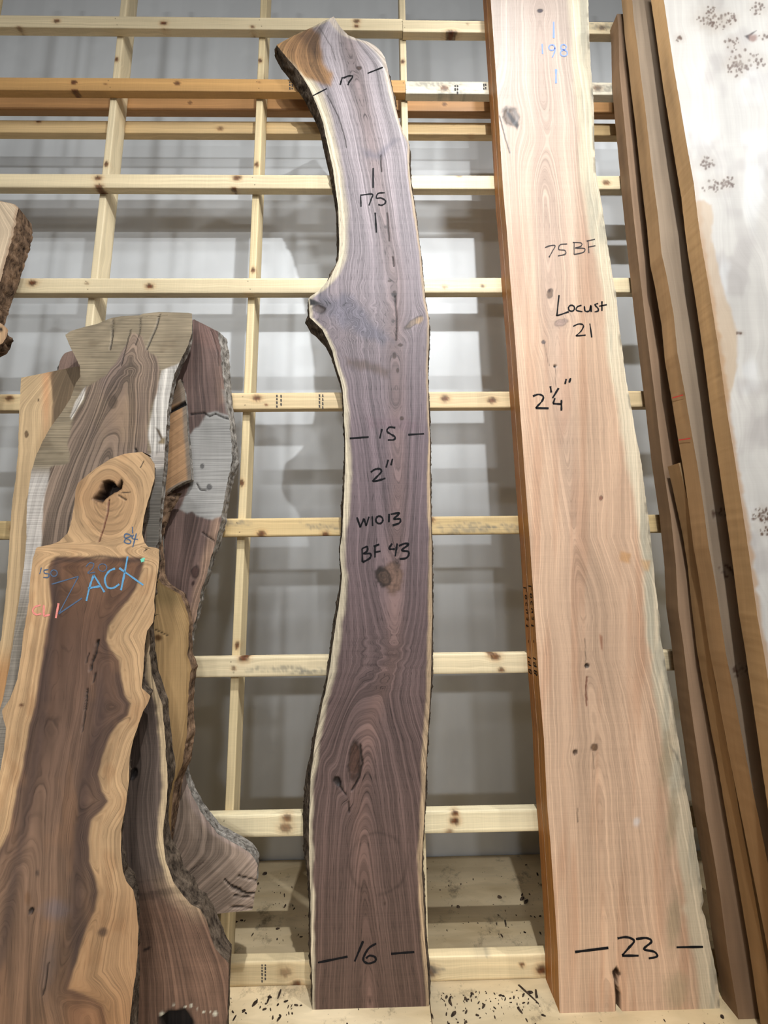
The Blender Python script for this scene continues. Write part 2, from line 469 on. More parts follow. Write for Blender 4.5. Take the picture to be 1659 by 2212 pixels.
def ply_mat(name, seed):
    k = N(name); ps = k.sep(k.pos())
    v = k.comb(k.math('MULTIPLY', ps[0], 2.0), k.math('MULTIPLY', ps[1], 9.0), seed)
    n = k.noise(v, 1, 4); r = k.n('ShaderNodeValToRGB'); k.l(n, r.inputs[0])
    e = r.color_ramp.elements; e[0].position = 0.35; e[0].color = (*lin((196, 172, 132)), 1); e[1].position = 0.65; e[1].color = (*lin((226, 204, 166)), 1)
    rings = k.noise(k.comb(k.math('MULTIPLY', ps[0], 3), k.math('MULTIPLY_ADD', n, 9.0, k.math('MULTIPLY', ps[1], 14)), seed), 1.4, 2)
    c = k.scale(r.outputs[0], k.math('MULTIPLY_ADD', rings, 0.35, 0.82))
    dirt = k.noise(k.pos(), 7, 8, 0.75); dm = k.math('MULTIPLY_ADD', dirt, 7.0, -3.9, clamp=True)
    c = k.mix(k.math('MULTIPLY', dm, 0.85), c, (*lin((66, 54, 42)), 1))
    fl = k.noise(k.pos(), 95, 2); fm = k.math('MULTIPLY_ADD', fl, 16, -11.2, clamp=True)
    c = k.mix(fm, c, (*lin((40, 32, 26)), 1))
    k.l(c, k.b.inputs['Base Color']); k.b.inputs['Roughness'].default_value = 0.7
    return k.m
M_CONC = plain_mat('grey_concrete', (150, 148, 144))
fl = tag(box_mesh('floor', (-7, -7, -0.13), (7, WALL_Y+0.12, -0.019), M_CONC), 'plywood sheet floor scattered with bark chips', 'floor', kind='structure')
seam = 0.1666
for i, (a, b) in enumerate(((-2.30, seam-0.002), (seam+0.0015, 2.62), (2.624, 5.06), (-4.74, -2.304))):
    o = box_mesh('plywood_sheet', (a, 0.62, -0.0185), (b, WALL_Y-0.004, 0.0), ply_mat('plywood', 3.0+i*4.7), fl)

# ------------------------------------------------------------------ pine rack
M_PINE = wood_mat('pale_pine', F1=75, a1=0.10, F2=260, a2=0.07, a3=0.05, saw=0.03, rough=0.55, seed=4.0, blot=0.06, sx=0.5, gain=0.76, aL=0.08)
rack = empty('timber_rack', (0, RAIL_Y, 0))
tag(rack, 'pale pine lattice rack of flat rails on uprights before white wall', 'rack')
def beam(name, axis, a0, a1, lo, hi, tint, knots, seed, res=0.007, blue=None, parent=rack):
    """lumber piece; axis 'x' (rail) or 'z' (post). lo/hi = other two extents (y0, z0|x0), (y1, z1|x1).
    knots are branches that pass through the piece: (along, across, radius, strength)"""
    n = int((a1-a0)/res)+2; A = np.linspace(a0, a1, n)
    (y0, c0), (y1, c1) = lo, hi
    m = 9; r = 0.0022
    # cross section loop with eased arrises, 4 faces of m points
    loop = []
    for (ya, ca, yb, cb) in ((y0, c0+r, y0, c1-r), (y0+r, c1, y1-r, c1), (y1, c1-r, y1, c0+r), (y1-r, c0, y0+r, c0)):
        for t in np.linspace(0, 1, m): loop.append((ya+(yb-ya)*t, ca+(cb-ca)*t))
    loop = np.array(loop); nl = len(loop)
    AA = np.repeat(A[:, None], nl, 1); YY = np.repeat(loop[None, :, 0], n, 0); CC = np.repeat(loop[None, :, 1], n, 0)
    bow = 0.0008*np.sin(A*1.7+seed)[:, None]
    CCw = CC+bow
    g = (CC-c0)*0.9+0.35*(YY-y0)+0.004*2*fbm(AA*1.5, CC*4, seed, 3)+seed*0.37
    col = np.tile(lin(tint), (n, nl, 1))
    warm = fbm(AA*2.3, CC*10+YY*6, seed+3, 3)
    col = col*(1+0.12*warm[..., None]*np.array([1.0, 1.15, 1.5]))
    rim = np.minimum(np.minimum(CC-c0, c1-CC), np.minimum(YY-y0+0.004, y1-YY+0.004))
    for (ka, kc, kr, ks) in knots:
        sl = 0.4*(YY-y0)
        d = np.sqrt(((AA-ka)/(kr*1.35))**2+((CC-kc+sl*0.5)/kr)**2)
        e = np.exp(-(d/2.0)**2); g = g+(kc-c0-(CC-c0))*0.7*e
        dn = d+0.35*fbm(AA*160, CC*160+YY*90, int(abs(ka)*100)+seed, 3)*2
        halo = sstep(2.6, 0.9, dn)[..., None]*0.45*ks
        col = col*(1-halo)+lin((196, 142, 86))*halo
        mk = (sstep(1.15, 0.7, dn)*ks)[..., None]
        ring_ = 0.7+0.3*np.sin(dn*13)[..., None]
        col = col*(1-mk)+lin((128, 76, 42))*ring_*mk
        rm = (np.exp(-((dn-1.0)/0.18)**2)*0.55*ks)[..., None]; col = col*(1-rm)
        pith = (sstep(0.35, 0.1, dn)*ks*0.7)[..., None]; col = col*(1-pith)+lin((60, 34, 22))*pith
    if blue:
        for (ba, bc, bl, bw) in blue:
            q = np.sqrt(((AA-ba)/bl)**2+((CC-bc)/bw)**2)+0.9*fbm(AA*20, CC*70, seed+8, 4)*2
            mb = (sstep(1.1, 0.5, q)*0.55*(0.35+0.65*sstep(-0.1, 0.12, fbm(AA*90, CC*90, seed+4, 3))))[..., None]
            col = col*(1-mb)+lin((104, 104, 98))*mb
    if axis == 'x': V = np.stack([AA, YY, CCw], -1)
    else: V = np.stack([CCw, YY, AA], -1)
    V = V.reshape(-1, 3)-np.array(parent.location)
    i = np.arange(n-1)[:, None]*nl; j = np.arange(nl)[None, :]; j2 = (j+1) % nl
    Q = np.stack([i+j, i+j2, i+nl+j2, i+nl+j], -1).reshape(-1, 4)
    if axis == 'x': Q = Q[:, ::-1]
    # end caps
    cen = np.concatenate([V[:nl], V[-nl:]]); b = len(V)
    V2 = np.concatenate([V, cen, [V[:nl].mean(0)], [V[-nl:].mean(0)]])
    j = np.arange(nl); T = np.concatenate([np.stack([b+j, b+(j+1) % nl, 0*j+b+2*nl], -1), np.stack([b+nl+(j+1) % nl, b+nl+j, 0*j+b+2*nl+1], -1)])
    cf = col.reshape(-1, 3); cc = np.concatenate([cf, cf[:nl]*0.85, cf[-nl:]*0.85, [cf[0]*0.85], [cf[0]*0.85]])
    gg = np.concatenate([g.ravel(), g[0], g[-1], [g[0, 0]], [g[0, 0]]]); ss = np.concatenate([AA.ravel(), AA[0]+np.arange(nl)*0.02, AA[-1], [0], [0]])
    return mesh_obj(name, V2, Q, M_PINE, parent, {'Col': cc, 'g': gg, 's': ss, 'w': np.zeros(len(V2))}, tris=T)

def rx_(px, py, y=RAIL_Y):      # photo pixel -> place on a rail's front
    q = on_plane(np.array(px, float), np.array(py, float), y, 0.0); return float(q[0]), float(q[2])
def kn(lst, y=RAIL_Y):
    out = []
    for (px, py, r, s) in lst:
        x, z = rx_(px, py, y); out.append((x, z, r, s))
    return out
XL, XR = -2.95, 3.1
PALE = (233, 212, 172); WARM = (222, 184, 128); ORANGE = (206, 158, 98)
tops = [4.5104, 4.1044, 3.5183, 2.9372, 2.3482, 1.7628, 1.1789, 0.5807, 0.0802]
def rail(z, x0, x1, tint, knots, seed, blue=None, y=RAIL_Y):
    return beam('rail', 'x', x0, x1, (y, z-LH), (y+LT, z), tint, kn(knots, y), seed, blue=None if not blue else [(*rx_(a, b), c, d) for a, b, c, d in blue])
xj1 = rx_(870, 60)[0]; xj2 = rx_(876, 185)[0]
rail(4.5104, XL, xj1-0.001, PALE, [(122, 45, .011, .9), (122, 70, .012, .7), (354, 50, .012, 1), (354, 66, .012, .8), (545, 58, .008, .8), (770, 46, .012, .9), (770, 57, .010, .9), (40, 60, .01, .6)], 1)
rail(4.5020, xj1+0.001, XR, PALE, [(975, 72, .020, 1), (1010, 52, .006, .5), (1300, 60, .012, .8)], 2, blue=[(1300, 58, .1, .03)])
rail(4.1044, XL, xj2-0.001, ORANGE, [(160, 178, .012, 1), (160, 196, .012, .9), (383, 180, .012, .9), (395, 210, .01, .8), (228, 182, .006, .6), (560, 178, .006, .5)], 3)
rail(4.0990, xj2+0.001, XR, (226, 214, 190), [(960, 190, .015, .9), (1290, 190, .014, .7)], 4, blue=[(940, 184, .14, .03), (1000, 196, .16, .02), (1300, 190, .15, .03)])
rail(3.5183, XL, XR, PALE, [(212, 385, .013, .9), (214, 403, .013, .9), (512, 384, .014, .9), (505, 408, .010, .9), (992, 379, .008, .9), (1310, 395, .012, .8)], 5)
rail(2.9372, XL, XR, PALE, [(70, 611, .014, 1), (323, 618, .012, 1), (535, 640, .012, 1), (1043, 618, .006, .9), (188, 612, .006, .5), (960, 620, .009, .5)], 6)
rail(2.3482, XL, XR, (228, 200, 154), [(555, 860, .013, .9), (575, 874, .005, .9), (962, 861, .013, .9), (1063, 865, .013, .9), (20, 860, .012, .9)], 7)
rail(1.7628, XL, XR, (216, 186, 134), [(565, 1153, .012, .9), (703, 1154, .010, .9), (930, 1122, .012, .8), (30, 1140, .012, .8)], 8, blue=[(690, 1140, .10, .022), (1010, 1140, .16, .03), (480, 1130, .12, .02), (1100, 1140, .1, .02)])
rail(1.1789, XL, XR, PALE, [(527, 1421, .014, 1), (505, 1444, .006, .9), (1070, 1418, .014, .9), (1083, 1447, .008, .9), (1060, 1412, .01, .8)], 9, blue=[(610, 1446, .14, .016), (680, 1450, .1, .014)])
rail(0.5807, XL, XR, (238, 220, 180), [(620, 1767, .012, .8), (617, 1788, .016, .7), (983, 1757, .009, 1), (983, 1773, .012, 1), (970, 1797, .010, .6), (1290, 1770, .01, .8)], 10)
rail(0.0802, XL, XR, (232, 208, 164), [(617, 2100, .014, .5), (1128, 2084, .006, 1), (1170, 2095, .013, 1), (930, 2098, .015, .8), (640, 2128, .012, .9)], 11, blue=[(930, 2100, .05, .03), (1040, 2062, .04, .01)])
# rails above the frame carry on at the same pitch (their shadows fall into view)
rail(5.0950, XL, XR, PALE, [], 12)
rail(5.6800, XL, XR, PALE, [], 13)
# two rails on the rear side of the uprights
PF = RAIL_Y+LT            # front of the uprights
PB = PF+LH                # back of the uprights
z3 = rx_(560, 262, PB+0.001)[1]
rail(z3, XL, XR, (222, 188, 136), [(83, 262, .010, .9), (313, 297, .008, .9), (470, 297, .010, .9), (1020, 295, .010, .9), (475, 278, .012, .6)], 14, y=PB+0.001)
z3b = rx_(560, 240, PB+0.001)[1]
rail(z3b+LH+0.004, XL, XR, (182, 134, 84), [(410, 222, .010, .7), (960, 225, .010, .7)], 15, y=PB+0.001)
for i, xp in enumerate((-2.1640, -1.3898, -0.6154, 0.1606, 0.9360, 1.7110, 2.4860)):
    beam('upright', 'z', 0.0, 5.72, (PF+0.0005, xp-LT/2), (PB, xp+LT/2), PALE if i % 2 else (230, 206, 160),
         [(xp-0.004, 0, 0, 0)][:0]+[(z, xp+dx, .010, .9) for z, dx in ((0.62+0.3*i % .9, .005), (1.93, -.006), (2.75+.13*i, .004), (3.62, 0), (4.28, -.005))], 20+i, res=0.009)
# screw heads, two at each crossing
V = []; Q = []; T = []
for z in tops+[5.095]:
    for xp in (-2.1640, -1.3898, -0.6154, 0.1606, 0.9360, 1.7110, 2.4860):
        for dz, dx in ((-0.018, -0.006), (-0.060, 0.007)):
            b = len(V)
            for yy in (RAIL_Y-0.0004, RAIL_Y+0.003):
                for a in range(6): V.append((xp+dx+0.0032*math.cos(a*math.pi/3), yy-RAIL_Y, z+dz+0.0032*math.sin(a*math.pi/3)))
            V.append((xp+dx, 0.0008, z+dz)); c = len(V)-1
            for a in range(6):
                Q.append((b+a, b+(a+1) % 6, b+6+(a+1) % 6, b+6+a)); T.append((c, b+(a+1) % 6, b+a))
tag(mesh_obj('screw_heads', V, Q, plain_mat('dark_screw', (70, 58, 48), 0.5), rack, tris=T, smooth=False), kind='stuff')
# lumber grade stamps printed on the rails
class RP: pass
rp = RP(); rp.y0 = RAIL_Y; rp.k = 0.0; rp.off = np.array(rack.location); rp.root = rack
def stamp(x, y, h=24, cols=((0, 1.6), (9, 2.2)), seed=0):
    st = []
    for c, w in cols:
        yy = y
        while yy < y+h:
            l = 3+4*vnoise(yy*0.7+c, x, seed)
            st.append([(x+c, yy), (x+c+0.5, yy+l)]); yy += l+2.2
    ribbon(rp, 'grade_stamp', st, 2.4, M_STAMP, lift=0.0006)
stamp(598, 853, 26); stamp(690, 852, 28, ((0, 2), (7, 3))); stamp(566, 2083, 34, ((0, 2), (7, 2)))
stamp(983, 274-92+2, 14, ((0, 1), (5, 1))); stamp(626, 176, 18, ((0, 1), (5, 1))); stamp(1045, 181, 12, ((0, 1), (4, 1)))

# ================================================================== WALNUT SLAB (centre)
WL = [(721, 35.5), (697, 47), (669, 61), (631, 78.5), (597.5, 97), (611, 114), (628, 134), (643.5, 152), (656, 170), (669, 192), (679, 215), (689, 238), (698, 266), (704, 296), (712, 332), (719.5, 367), (724.5, 405), (730, 443), (732, 494), (733, 536), (731, 560), (725, 575), (716, 594), (706, 608.5), (689, 628), (672, 639), (666, 645), (667.5, 664), (669, 686), (682, 698), (696, 712), (708.5, 736), (718, 760), (725, 789), (735, 818), (740, 842), (743, 886), (743, 910), (746, 946), (746, 1000), (745, 1025), (742, 1097), (739, 1157), (735, 1181), (735, 1206), (739, 1242), (736, 1278), (731, 1314), (725, 1350), (718, 1401), (712, 1446), (704, 1489), (696, 1522), (689, 1560), (681, 1598), (676, 1641), (672, 1666), (670, 1704), (667.5, 1780), (667.5, 1850), (671, 1933), (671, 2002), (671.6, 2061), (675, 2135), (675, 2180)]
WR = [(721, 35.5), (728, 48), (737, 61), (752, 76), (775, 85), (795, 90), (811, 99), (823, 111), (831, 124), (836, 142), (841, 167), (849, 203), (855, 233), (861, 256), (871, 286), (881.5, 304), (885, 319), (884, 347), (885, 375), (889, 410), (894, 435), (900.5, 481), (905, 519), (909, 545), (911, 572), (914.6, 604), (918, 645), (924, 676), (927, 693), (927, 741), (924, 789), (925.5, 862), (928, 934), (929, 976), (929, 1049), (930, 1097), (932, 1169), (933, 1242), (934, 1320), (933, 1362), (932, 1401), (931, 1464), (928, 1527), (923, 1603), (920.5, 1654), (918, 1730), (915, 1790), (912, 1850), (911, 1887), (916, 1970), (918, 2034), (923, 2094), (927, 2178)]
WAX = [(0, 735), (120, 760), (300, 800), (600, 853), (900, 858), (1050, 862), (1200, 855), (1420, 852), (1560, 800), (1720, 775), (2180, 800)]
WB = [(0, 0), (300, .004), (560, .010), (860, .022), (1050, .06), (1190, .085), (1300, .105), (1450, .145), (1500, .135), (1600, .07), (1720, .02), (1850, .0), (2180, -.03)]
def paint_walnut(p):
    axis_grain(p, WAX, WB, 0.2, 0.13)
    top = lin((160, 150, 151)); c1 = lin((146, 133, 135)); c2 = lin((116, 99, 102)); c3 = lin((104, 84, 80)); c4 = lin((98, 76, 66))
    ys = [0, 500, 950, 1500, 2150]; cs = np.array([top, c1, c2, c3, c4])
    p.col = np.stack([np.interp(p.py, ys, cs[:, i]) for i in range(3)], -1)  # heart greyer and paler upward, part of the lamps' falloff painted in
    mul(p, 1+0.25*fbm(p.px*0.03, p.py*0.004, 3, 4))
    # browner streak along the pith
    lay(p, 0.35*np.exp(-((p.px-np.interp(p.py, [a[0] for a in WAX], [a[1] for a in WAX]))/20)**2), (140, 108, 96))
    # sapwood
    n = 5*2*fbm(p.py*0.02, 0*p.px, 7, 3)
    wl = np.interp(p.py, [60, 200, 560, 660, 740, 900, 1250, 1400, 1600, 1800, 2150], [6, 20, 16, 5, 5, 11, 9, 13, 8, 6, 4])
    lay(p, sstep(wl*1.3+4, wl*0.55, p.dl+n)*0.95, (206, 190, 162))
    wr = np.interp(p.py, [40, 90, 140, 300, 700, 1000, 1300, 1500, 1700, 2150], [12, 13, 8, 3, 3, 4, 7, 9, 9, 6])
    lay(p, sstep(wr*1.25+2, wr*0.7, p.dr+0.6*n)*0.85, (190, 162, 128))
    lay(p, sstep(26, 6, p.dr)*sstep(420, 60, p.py)*0.5, (214, 206, 200))
    blob(p, [(590, 95), (668, 55), (690, 75), (697, 130), (716, 160), (714, 184), (692, 180), (660, 165), (620, 130)], (150, 108, 62), 6, 7, a=0.9)
    blob(p, [(640, 75), (690, 50), (697, 130), (680, 120)], (92, 68, 50), 14, 8, a=0.75)
    # grey blue figured stains
    blob(p, [(690, 640), (760, 640), (800, 690), (845, 735), (820, 745), (760, 705), (700, 690)], (106, 100, 110), 14, 16, a=0.8)
    p.g = p.g+0.02*np.exp(-((p.px-750)/80)**2-((p.py-690)/55)**2)*(1+4*fbm(p.px*0.05, p.py*0.05, 5, 3))
    blob(p, [(775, 318), (812, 333), (850, 298), (862, 302), (820, 345), (790, 338)], (116, 108, 116), 8, 5, a=0.75)
    blob(p, [(745, 770), (800, 780), (845, 800), (838, 815), (790, 800), (745, 790)], (92, 72, 62), 8, 8, a=0.7)
    blob(p, [(790, 905), (870, 905), (905, 912), (905, 930), (800, 925)], (116, 92, 98), 10, 8, a=0.5)
    knot(p, 690, 667, 14, 9, (92, 78, 74), 15, spread=3.2, dep=0.004)
    blob(p, [(667, 643), (682, 650), (706, 660), (690, 656), (670, 660)], (28, 22, 20), 2, 2)
    knot(p, 892, 697, 21, 6, (128, 108, 92), -38, spread=2.2)
    spot(p, 906, 692, 9, 5, (168, 138, 106), -38)
    knot(p, 829, 1247, 15, 22, (88, 68, 56), -20, spread=3.0, rings=.35)
    knot(p, 848, 1247, 22, 34, (112, 86, 72), 0, bulge=.3, rim=.15, rings=.3)
    knot(p, 829, 1247, 13, 19, (78, 60, 50), -20, bulge=.2, rim=.6, rings=.4)
    knot(p, 766, 1645, 13, 42, (76, 52, 42), 4, spread=2.6, dep=0.003, rings=.25)
    crack(p, [(778, 1610), (783, 1650), (776, 1680), (760, 1708)], 3, 0.006)
    knot(p, 729, 1688, 7, 12, (34, 26, 22), -30, spread=2.6, dep=0.008)
    for (x, y, a, b) in ((852, 632, 3.5, 4), (852, 768, 4, 6.5), (859, 800, 3, 5), (868, 904, 4, 4), (776, 147, 6, 4), (865, 745, 5, 3), (831, 1951, 2.5, 3), (842, 607, 4, 2)):
        knot(p, x, y, a, b, (74, 52, 42), 0, spread=4, rings=0)
    crack(p, [(848, 555), (850, 575)], 1.6); crack(p, [(853, 640), (857, 690), (855, 735)], 1.8)
    crack(p, [(707, 205), (730, 250), (745, 300), (748, 318)], 1.0, 0.002); crack(p, [(822, 335), (824, 370)], 1.6)
    crack(p, [(690, 60), (715, 100), (725, 130)], 1.0, 0.001, a=.6); crack(p, [(836, 460), (840, 520)], 1.4, a=.8)
    crack(p, [(735, 1700), (748, 1718)], 1.6); crack(p, [(753, 1732), (754, 1755)], 2)
    # faint ring of an old spill
    r = ell(p, 815, 1865, 62, 68)+0.2*fbm(p.px*.03, p.py*.03, 3)
    mul(p, 1-0.28*np.exp(-((r-1)/0.06)**2)*sstep(-.2, .2, fbm(p.px*.02, p.py*.02, 9, 2)+.15))
    # ripple figure
    z = np.exp(-((p.px-830)/75)**2-((p.py-1425)/55)**2)
    p.g = p.g+0.022*z*2*fbm(p.px*0.03, p.py*0.09, 6, 3)
    mul(p, 1-0.28*z*sstep(0.0, 0.25, fbm(p.px*0.02, p.py*0.14, 12, 3)))
M_WAL = wood_mat('walnut', F1=130, a1=0.26, F2=300, a2=0.2, a3=0.6, saw=0.05, rough=0.62, seed=2.0)
wf = [(97, 3), (121, 10), (165, 13), (210, 10), (258, 6), (329, 6), (418, 4), (500, 5), (560, 6), (590, 9), (612, 2), (664, 2), (686, 8), (705, 18), (736, 5), (780, 1), (1000, 3), (1100, 5), (1200, 2), (1350, 6), (1480, 3), (1600, 4), (1650, 6), (1700, 12), (1780, 14), (1860, 12), (1930, 4), (2180, 3)]
wfr = [(40, 4), (76, 9), (100, 5), (142, 3), (178, 7), (200, 7), (230, 2), (350, 3), (380, 4), (500, 2), (700, 1), (1000, 2), (1300, 2), (1470, 4), (1600, 2), (2180, 3)]
pw = slab('walnut_board', WL, WR, 1.556, 0.0062, 0.0500, paint_walnut, M_WAL, 0.0045, wf, wfr, B_DARK, B_DARK, jit=(0.001, 0.001), edge_col=(120, 95, 80), auto=True)
tag(pw.root, 'tall curved purple-brown walnut slab with pale live edges, marked 175', 'slab')
IW = 3.0
ribbon(pw, 'marker_writing', [[(739.7, 167), (734.7, 183.5)], [(741.8, 169), (752, 164.6), (761, 164.6), (760, 169.6), (754.4, 177), (751.6, 184)]], 2.6, M_INK, label='black 17 near the top end')
ribbon(pw, 'width_mark', [[(794, 158.7), (827, 145.6)]], 2.2, M_INK)
ribbon(pw, 'width_mark', [[(676, 207), (706, 191.6)]], 2.2, M_INK)
ribbon(pw, 'length_mark', [[(806, 363), (806, 406)]], 2.8, M_INK)
ribbon(pw, 'marker_writing', [[(779, 423), (780, 447)], [(778, 422), (804, 419.5), (802, 430), (797, 444)], [(831, 416.5), (817, 418), (813, 428), (823, 428), (832, 433), (832, 439), (824.5, 443.5), (817, 442)]], 2.4, M_INK, label='black 175')
ribbon(pw, 'length_mark', [[(810.6, 459.5), (813, 502.5)]], 2.8, M_INK)
ribbon(pw, 'width_mark', [[(755.5, 947), (796.5, 944)]], 2.8, M_INK)
ribbon(pw, 'marker_writing', [[(825, 926.8), (820.6, 947)], [(854, 924), (841, 923), (836, 931.6), (846, 939), (853, 943.6), (851, 949.7), (837.5, 950.4)]], 3.0, M_INK, label='black 15')
ribbon(pw, 'width_mark', [[(881.6, 939), (916, 937)]], 2.8, M_INK)
ribbon(pw, 'marker_writing', [[(801, 1020), (810, 1014), (820.6, 1013), (824, 1018.6), (817, 1027), (806, 1039), (817, 1038), (832.7, 1033)]], 3.0, M_INK, label='black 2')
ribbon(pw, 'inch_mark', [[(838.7, 993), (834, 1010)], [(848, 991), (844.7, 1005)]], 3.0, M_INK)
ribbon(pw, 'marker_writing', [[(771, 1117.5), (778.4, 1139)], [(778.4, 1139), (786, 1120)], [(786, 1120), (791, 1136)], [(791, 1136), (797, 1116)], [(804, 1115), (805, 1136)], ring(819.4, 1123, 7.5, 8), [(840.6, 1110), (840, 1128)], [(844, 1111), (861.6, 1108), (859, 1113), (851, 1121), (864, 1121), (863, 1129.5), (848, 1135)]], 3.0, M_INK, label='black W1013')
ribbon(pw, 'marker_writing', [[(782, 1185), (783, 1214)], [(782, 1185), (793, 1181), (793, 1190), (785.6, 1196), (800, 1196), (799, 1205.5), (783, 1214.7)], [(810, 1179), (810, 1204)], [(807, 1180), (819.4, 1176)], [(810, 1193), (822, 1190.5)]], 3.2, M_INK, label='black BF')
ribbon(pw, 'marker_writing', [[(847, 1174), (841, 1185), (853, 1186)], [(858, 1174), (853.6, 1202)], [(861.6, 1179), (875, 1174), (882, 1176.6), (867.6, 1188.6), (881, 1191), (883, 1198), (877, 1205.5), (863, 1207.4)]], 3.2, M_INK, label='black 43')
ribbon(pw, 'width_mark', [[(686.8, 2079), (751, 2066)]], 3.6, M_INK)
ribbon(pw, 'marker_writing', [[(784.3, 2032.6), (766, 2076.6)], [(812.7, 2037.7), (796.7, 2047.8), (786, 2066), (786, 2076), (796.7, 2080.7), (810.4, 2076), (810.4, 2067.5), (799, 2063.8), (790.7, 2069.7)]], 3.4, M_INK, label='black 16 near the foot')
ribbon(pw, 'width_mark', [[(844.8, 2060), (895, 2056)]], 3.6, M_INK)
# hairs of torn bark fibre on the right edge are part of the bark geometry

# ================================================================== LOCUST SLABS
CL = [(1060, 0), (1067, 100), (1075, 215), (1080, 300), (1087, 415), (1095, 500), (1102, 600), (1113, 739), (1123, 878), (1133, 1017), (1145, 1176), (1157, 1359), (1165, 1478), (1175, 1597), (1182, 1740), (1189, 1819), (1197, 1938), (1205, 2058), (1209, 2189)]
CR = [(1271, 0), (1272, 50), (1275, 125), (1282, 215), (1284, 310), (1287, 370), (1297, 425), (1305, 475), (1312, 525), (1322, 590), (1330, 630), (1337, 700), (1342, 739), (1352, 818), (1363.5, 878), (1373, 938), (1385, 997), (1395, 1077), (1403, 1136), (1409, 1196), (1415, 1260), (1427, 1351), (1426, 1375), (1433, 1407), (1441, 1454), (1453, 1518), (1463, 1585), (1475, 1661), (1480, 1697), (1491, 1750), (1504.6, 1839), (1516.5, 1922), (1520, 1946), (1515, 1962), (1524, 1986), (1536, 2050), (1548, 2105), (1554, 2149), (1555, 2181)]
CAX = [(0, 1165), (300, 1172), (600, 1185), (900, 1215), (1150, 1240), (1400, 1265), (1620, 1290), (2190, 1310)]
CB = [(-400, .08), (0, .05), (140, .035), (260, .01), (500, .0), (700, .01), (900, .025), (1050, .05), (1160, .07), (1270, .035), (1330, .03), (1420, .045), (1500, .03), (1700, .015), (2190, .0)]
def paint_locust(p):
    axis_grain(p, CAX, CB, 0.27, 0.10)
    p.col[:] = lin((210, 174, 144))
    mul(p, 1+0.3*fbm(p.px*0.025, p.py*0.003, 3, 4))
    lay(p, 0.55*sstep(0.0, 0.28, fbm(p.px*0.05, p.py*0.0035, 8, 3)), (192, 146, 114))
    lay(p, 0.8*sstep(800, 0, p.py), (180, 166, 156))  # greyer upper end: washed-out lamp light painted into the wood colour
    # grey streaks along the pith
    lay(p, 0.4*np.exp(-((p.px-np.interp(p.py, [a[0] for a in CAX], [a[1] for a in CAX]))/26)**2)*sstep(1700, 300, p.py), (172, 148, 134))
    n = 8*2*fbm(p.py*0.012, p.px*0.02, 7, 3)
    wd_ = np.interp(p.py, [0, 300, 600, 1200, 1600, 2180], [42, 34, 30, 24, 34, 46])
    lay(p, sstep(wd_+10, wd_-8, p.dr+n)*0.75, (228, 214, 184))
    lay(p, sstep(wd_+4, wd_-6, p.dr+n)*0.5*sstep(0.02, 0.2, fbm(p.px*0.05, p.py*0.006, 12, 4)), (158, 156, 140))
    lay(p, sstep(7, 2, p.dr)*sstep(.0, .2, fbm(p.py*.03, 0*p.px, 4, 3))*.6, (96, 92, 80))
    # green grey bruises low on the right side
    for (x, y, a, b) in ((1452, 1770, 12, 60), (1456, 1990, 14, 60), (1462, 2140, 26, 40), (1440, 1640, 14, 60)):
        spot(p, x, y, a, b, (172, 152, 122), 4, 0.7, 0.6)
    blob(p, [(1342, 1192), (1363, 1196), (1360, 1218), (1340, 1210)], (204, 154, 104), 4, 3, a=.8)
    blob(p, [(1385, 1210), (1404, 1212), (1402, 1235), (1390, 1232)], (206, 160, 110), 5, 4, a=.7)
    knot(p, 1104, 252, 16, 20, (122, 104, 92), -35, spread=3.2, dep=0.003)
    blob(p, [(1093, 238), (1104, 244), (1122, 270), (1118, 282), (1104, 262)], (52, 44, 42), 3, 4)
    crack(p, [(1079, 250), (1090, 290), (1101, 330)], 1.4, 0.002)
    knot(p, 1167, 23, 6, 4, (58, 48, 60), 0, spread=4)
    knot(p, 1188, 634, 6, 10, (120, 92, 70), 10, spread=4); spot(p, 1187, 628, 3, 4, (70, 42, 24))
    knot(p, 1212, 697, 14, 7, (170, 140, 124), -15, spread=2.5, rim=.3); knot(p, 1174, 739, 4, 4, (96, 80, 78), 0, spread=5)
    knot(p, 1199, 791, 3, 3, (30, 24, 22), 0, spread=5, dep=.006)
    crack(p, [(1176, 742), (1186, 790)], 0.8, .001, a=.5); crack(p, [(1199, 795), (1201, 835)], 0.8, .001, a=.5)
    knot(p, 1298, 1076, 4, 5, (150, 100, 80), 0, spread=3)
    knot(p, 1268, 1438, 4.5, 5, (48, 34, 26), 0, spread=5, dep=.008)
    crack(p, [(1264, 1380), (1265, 1430)], 1.0, .002, a=.6)
    blob(p, [(1295, 1370), (1301, 1375), (1304, 1408), (1297, 1402)], (150, 96, 70), 2, 2, a=.8)
    crack(p, [(1268, 1462), (1266, 1490), (1268, 1525)], 2.2, .003, (120, 70, 50))
    knot(p, 1284, 1614, 7, 8, (120, 88, 62), 25, spread=4); knot(p, 1242, 1625, 5, 6, (74, 50, 36), 20, spread=4, dep=.004)
    crack(p, [(1281, 1625), (1284, 1660)], 1.0, .002, a=.6)
    blob(p, [(1448, 1610), (1462, 1630), (1474, 1660), (1468, 1652)], (92, 92, 84), 3, 5, a=.8)
    crack(p, [(1247, 1745), (1249, 1775)], 1.4, .002, a=.7)
    spot(p, 1376, 1775, 7, 10, (226, 214, 206), 10, .7)
    # split running up from the foot
    blob(p, [(1322, 2098), (1332, 2088), (1341, 2104), (1336, 2112), (1334, 2130), (1341, 2150), (1343, 2195), (1331, 2195), (1329, 2150), (1327, 2115)], (66, 44, 28), 2, 2)
    p.dep += 0.03*sstep(-1, 4, sdpoly(p.px, p.py, [(1324, 2100), (1332, 2092), (1338, 2104), (1334, 2130), (1341, 2150), (1343, 2195), (1332, 2195), (1331, 2150), (1328, 2115)]))
